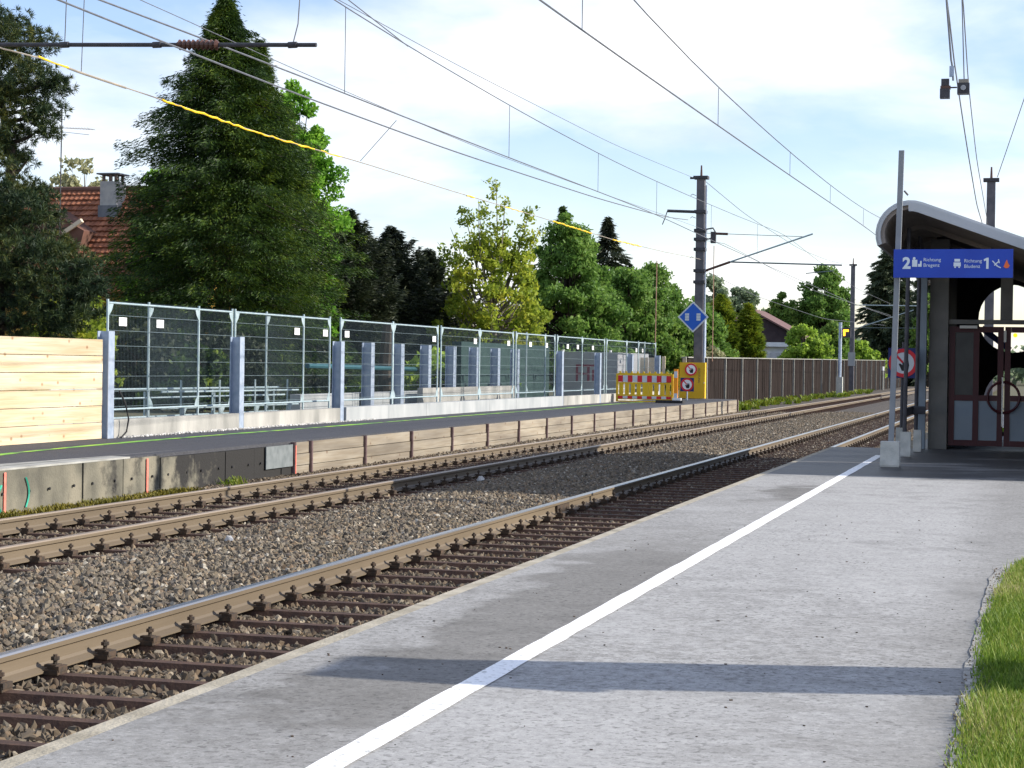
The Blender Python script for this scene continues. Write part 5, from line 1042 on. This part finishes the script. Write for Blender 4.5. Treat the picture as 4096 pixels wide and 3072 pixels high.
broadleaf('bush', 'lime bush above the barrier right of the signal', -15.6, 181, 0, 4.2, [(0, 2.4), (.6, 2.4), (1, .3)], M['lime'], 60, 90, .28, .6)
broadleaf('bush', 'green bush between the lime bushes behind the signal', -16.8, 165, 0, 5.6, [(0, 2.), (.6, 1.7), (1, .3)], M['green2'], 60, 90, .26, .6)
conifer('spruce_tree', 'big dull dark conifer behind the far mast, left of the shelter roof', -15.6, 219, 0, 17, 4.2, M['deepconifer'], nb=330, per=90, size=.42, profile=[(0, 1), (.4, .95), (.65, .65), (.85, .32), (1, .02)], ragged=.22, droop=.3, trunkr=.4)
conifer('spruce_tree', 'second dull conifer partly behind the shelter roof', -11.2, 214, 0, 14.6, 3.2, M['deepconifer'], nb=240, per=80, size=.42, ragged=.2, droop=.3, trunkr=.35)
broadleaf('deciduous_tree', 'yellowish green tree seen between the sign pole and the shelter', -9.5, 190, 0, 9, [(0, 1.6), (.4, 2), (.8, 1.4), (1, .3)], M['green2'], 60, 90, .3, .7)
broadleaf('deciduous_tree', 'leafy tree standing to the right beyond the shelter', 4.5, 118, 0, 7, [(0, 1.6), (.4, 2.4), (.8, 1.6), (1, .3)], M['green1'], 60, 90, .25, .6)
broadleaf('bush', 'pale shrub behind the barrier beside the tall mast', -15.9, 96, 0, 2.7, [(0, 1.), (.6, 1.1), (1, .2)], M['blossom'], 25, 60, .16, .4, trunkr=.05)
# distant woods
def woods(name, n, xr, yr, hr, m, lab, size=1.3):
    x_ = rng.uniform(*xr, n); y_ = rng.uniform(*yr, n); top = rng.uniform(*hr, n) * (.8 + .2 * np.sin(x_ * .13)); C = []
    for a, b, c in zip(x_, y_, top): C += [(a + rng.normal(0, 1.2), b + rng.normal(0, 1.2), c * f_) for f_ in (.2, .5, .8, 1)]
    C = np.array(C); o = leafcloud(name, C, np.full(len(C), 2.3), 36, size, m, None); tag(o, lab, 'trees', kind='stuff')
woods('distant_woods', 150, (-120, -45), (95, 200), (3.5, 6.5), M['green2'], 'band of distant garden trees behind the fence and the house', .6)
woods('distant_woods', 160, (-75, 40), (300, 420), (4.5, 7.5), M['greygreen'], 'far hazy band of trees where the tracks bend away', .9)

# ------------------------------------------------------------------ houses
def tile_house():
    t = thing('house', 'ochre house with a red brown tiled roof and grey chimney behind the pine', 'house', (-31, 60, .3)); bx, by = -38.5, 58.6
    # ridge runs along X; near slope faces the railway side (-Y); footprint y 56..66
    ry, rz, ey, ez = 61.0, 7.75, 57.0, 3.85; x0, x1 = -39.0, -26.6
    part(MB().box(x0 + .4, x1 - .4, ey + .55, ry * 2 - ey - .55, .3, ez + .5), 'wall', M['ochre'], t)
    part(MB().prism([(ey + .55, ez + .45), (ry * 2 - ey - .55, ez + .45), (ry, rz - .15)], 'x', x0 + .4, x1 - .4), 'gable_wall', M['ochre'], t)
    sl = Vector((0, ry - ey, rz - ez)); Ls = sl.length; d = sl.normalized(); nrm = Vector((0, -d.z, d.y))
    mb = MB(); mb.add([(x0, ey, ez - .06), (x1, ey, ez - .06), (x1, ry, rz - .06), (x0, ry, rz - .06)], [(0, 1, 2, 3)]); mb.add([(x0, 2 * ry - ey, ez), (x1, 2 * ry - ey, ez), (x1, ry, rz), (x0, ry, rz)], [(0, 1, 2, 3)]); rf = part(mb, 'roof', M['ridge'], t)
    mb = MB(); rows = 19; cols = 62; h = Ls / rows; wv = (x1 - x0) / cols
    for r_ in range(rows):
        for c in range(cols):
            xa = x0 + wv * c; a = Vector((xa, ey, ez)) + d * (h * r_) + nrm * (.075 + random.uniform(-.006, .01)); b = Vector((xa, ey, ez)) + d * (h * (r_ + 1.06)) + nrm * .01
            w3 = Vector((wv * .5, 0, 0)); lift = nrm * .028
            mb.add([a, a + w3 + lift, a + w3 * 1.94, b, b + w3 + lift, b + w3 * 1.94, a - nrm * .05, a + w3 + lift - nrm * .06, a + w3 * 1.94 - nrm * .05], [(0, 1, 4, 3), (1, 2, 5, 4), (6, 7, 1, 0), (7, 8, 2, 1)])
    part(mb, 'roof_tiles', M['tile'], rf, kind='stuff')
    part(MB().path([(x0, ry, rz + .04), (x1, ry, rz + .04)], .12, 8), 'ridge_cap', M['ridge'], rf)
    # dormer edge at the left
    mb = MB(); mb.prism([(-34.6, 5.0), (-32.0, 5.0), (-31.7, 6.1), (-33.2, 6.9), (-34.6, 6.3)], 'y', ey + 1.3, ey + 3.2); part(mb, 'dormer', M['ridge'], t)
    part(MB().box(-32.55, -31.7, ey + 1.2, ey + 1.35, 6.16, 6.30, Matrix.Rotation(R(-32), 3, 'Y')), 'dormer_board', M['paleboard'], t)
    cx0, cx1 = -31.95, -31.3
    ch = part(MB().box(cx0, cx1, 59.9, 60.6, 6.7, 7.98), 'chimney', M['chimney'], rf); part(MB().box(cx0 - .05, cx1 + .05, 59.85, 60.65, 6.7, 7.12), 'flashing', M['lead'], t)
    mb = MB()
    for a in (cx0 + .05, cx0 + .33, cx1 - .12):
        for b in (59.95, 60.45): mb.box(a, a + .09, b, b + .09, 7.98, 8.22)
    part(mb, 'chimney_piers', M['insul'], t); part(MB().box(cx0 - .1, cx1 + .1, 59.8, 60.7, 8.22, 8.27), 'chimney_slab', M['lead'], t)
    for x_ in (-36, -29.2): 
        w_ = part(MB().box(x_, x_ + 1., ey + .5, ey + .56, 1.5, 2.9), 'window', M['whitewash'], t); part(MB().box(x_ + .08, x_ + .92, ey + .48, ey + .498, 1.58, 2.82), 'pane', M['dimglass'], w_)
tile_house()
t = thing('antenna', 'thin aerial mast with a rake antenna above the house roof', 'antenna', (-32.2, 57.5, 6))
part(MB().tube((-32.2, 57.5, 5.5), (-32.15, 57.5, 10.45), .022, 6), 'aerial_mast', M['iron'], t)
mb = MB(); mb.tube((-32.9, 57.5, 9.62), (-30.9, 57.5, 9.5), .012, 4)
for k in range(9): mb.tube((-31.9 + k * .11, 57.2, 9.57 - k * .006), (-31.9 + k * .11, 57.8, 9.57 - k * .006), .008, 4)
mb.tube((-32.2, 57.5, 9.45), (-31.1, 57.5, 9.32), .012, 4); part(mb, 'aerial_rods', M['greybox'], t)
t = thing('folded_parasol', 'white folded parasol or figure standing between pine and house', 'parasol', (-24.2, 45, .3))
part(MB().path([(-24.2, 45, 2.45), (-24.2, 45, 2.6), (-24.2, 45, 2.95), (-24.22, 45, 3.2)], [.12, .14, .07, .03], 8), 'white_cover', M['white'], t); part(MB().tube((-24.2, 45, .3), (-24.2, 45, 2.45), .03, 6), 'pole', M['iron'], t)
t = thing('bungalow', 'low white bungalow with a dark boarded gable beyond the barrier', 'house', (-22, 150, 0))
part(MB().box(-26.0, -17.6, 150, 158, 0, 3.55), 'wall', M['whitewash'], t); part(MB().box(-20.0, -17.2, 149.5, 149.98, 0, 2.9), 'porch_wall', M['greywash'], t)
part(MB().box(-26.4, -17.1, 149.3, 149.9, 3.4, 3.75), 'fascia', M['whitewash'], t)
mb = MB(); mb.prism([(-21.6, 3.76), (-17.0, 3.76), (-21.6, 6.25)], 'y', 149.4, 158); part(mb, 'gable', M['darkroof'], t)
mb = MB(); mb.add([(-21.7, 149.0, 6.36), (-16.6, 149.0, 3.62), (-16.6, 159, 3.62), (-21.7, 159, 6.36), (-21.7, 149.0, 6.5), (-16.6, 149.0, 3.76), (-16.6, 159, 3.76), (-21.7, 159, 6.5)], [(0, 1, 5, 4), (4, 5, 6, 7), (1, 2, 6, 5), (0, 3, 2, 1)]); part(mb, 'roof', M['redroof'], t)
mb = MB(); mb.add([(-27.5, 149.2, 3.8), (-21.75, 149.2, 3.8), (-22.6, 154, 6.0), (-26.4, 154, 6.0)], [(0, 1, 2, 3)]); part(mb, 'side_roof', M['redroof'], t)
t = thing('grey_house', 'grey roofed house half hidden behind the bungalow', 'house', (-22, 200, 0)); part(MB().box(-29, -21, 200, 208, 0, 5), 'wall', M['greywash'], t)
mb = MB(); mb.prism([(-29.6, 5.0), (-20.4, 5.0), (-22.3, 7.4), (-27.5, 7.4)], 'y', 199.5, 208.5); part(mb, 'roof', M['greywash'], t)

# render settings that only matter when opened by hand
S.render.resolution_x, S.render.resolution_y = 1024, 768
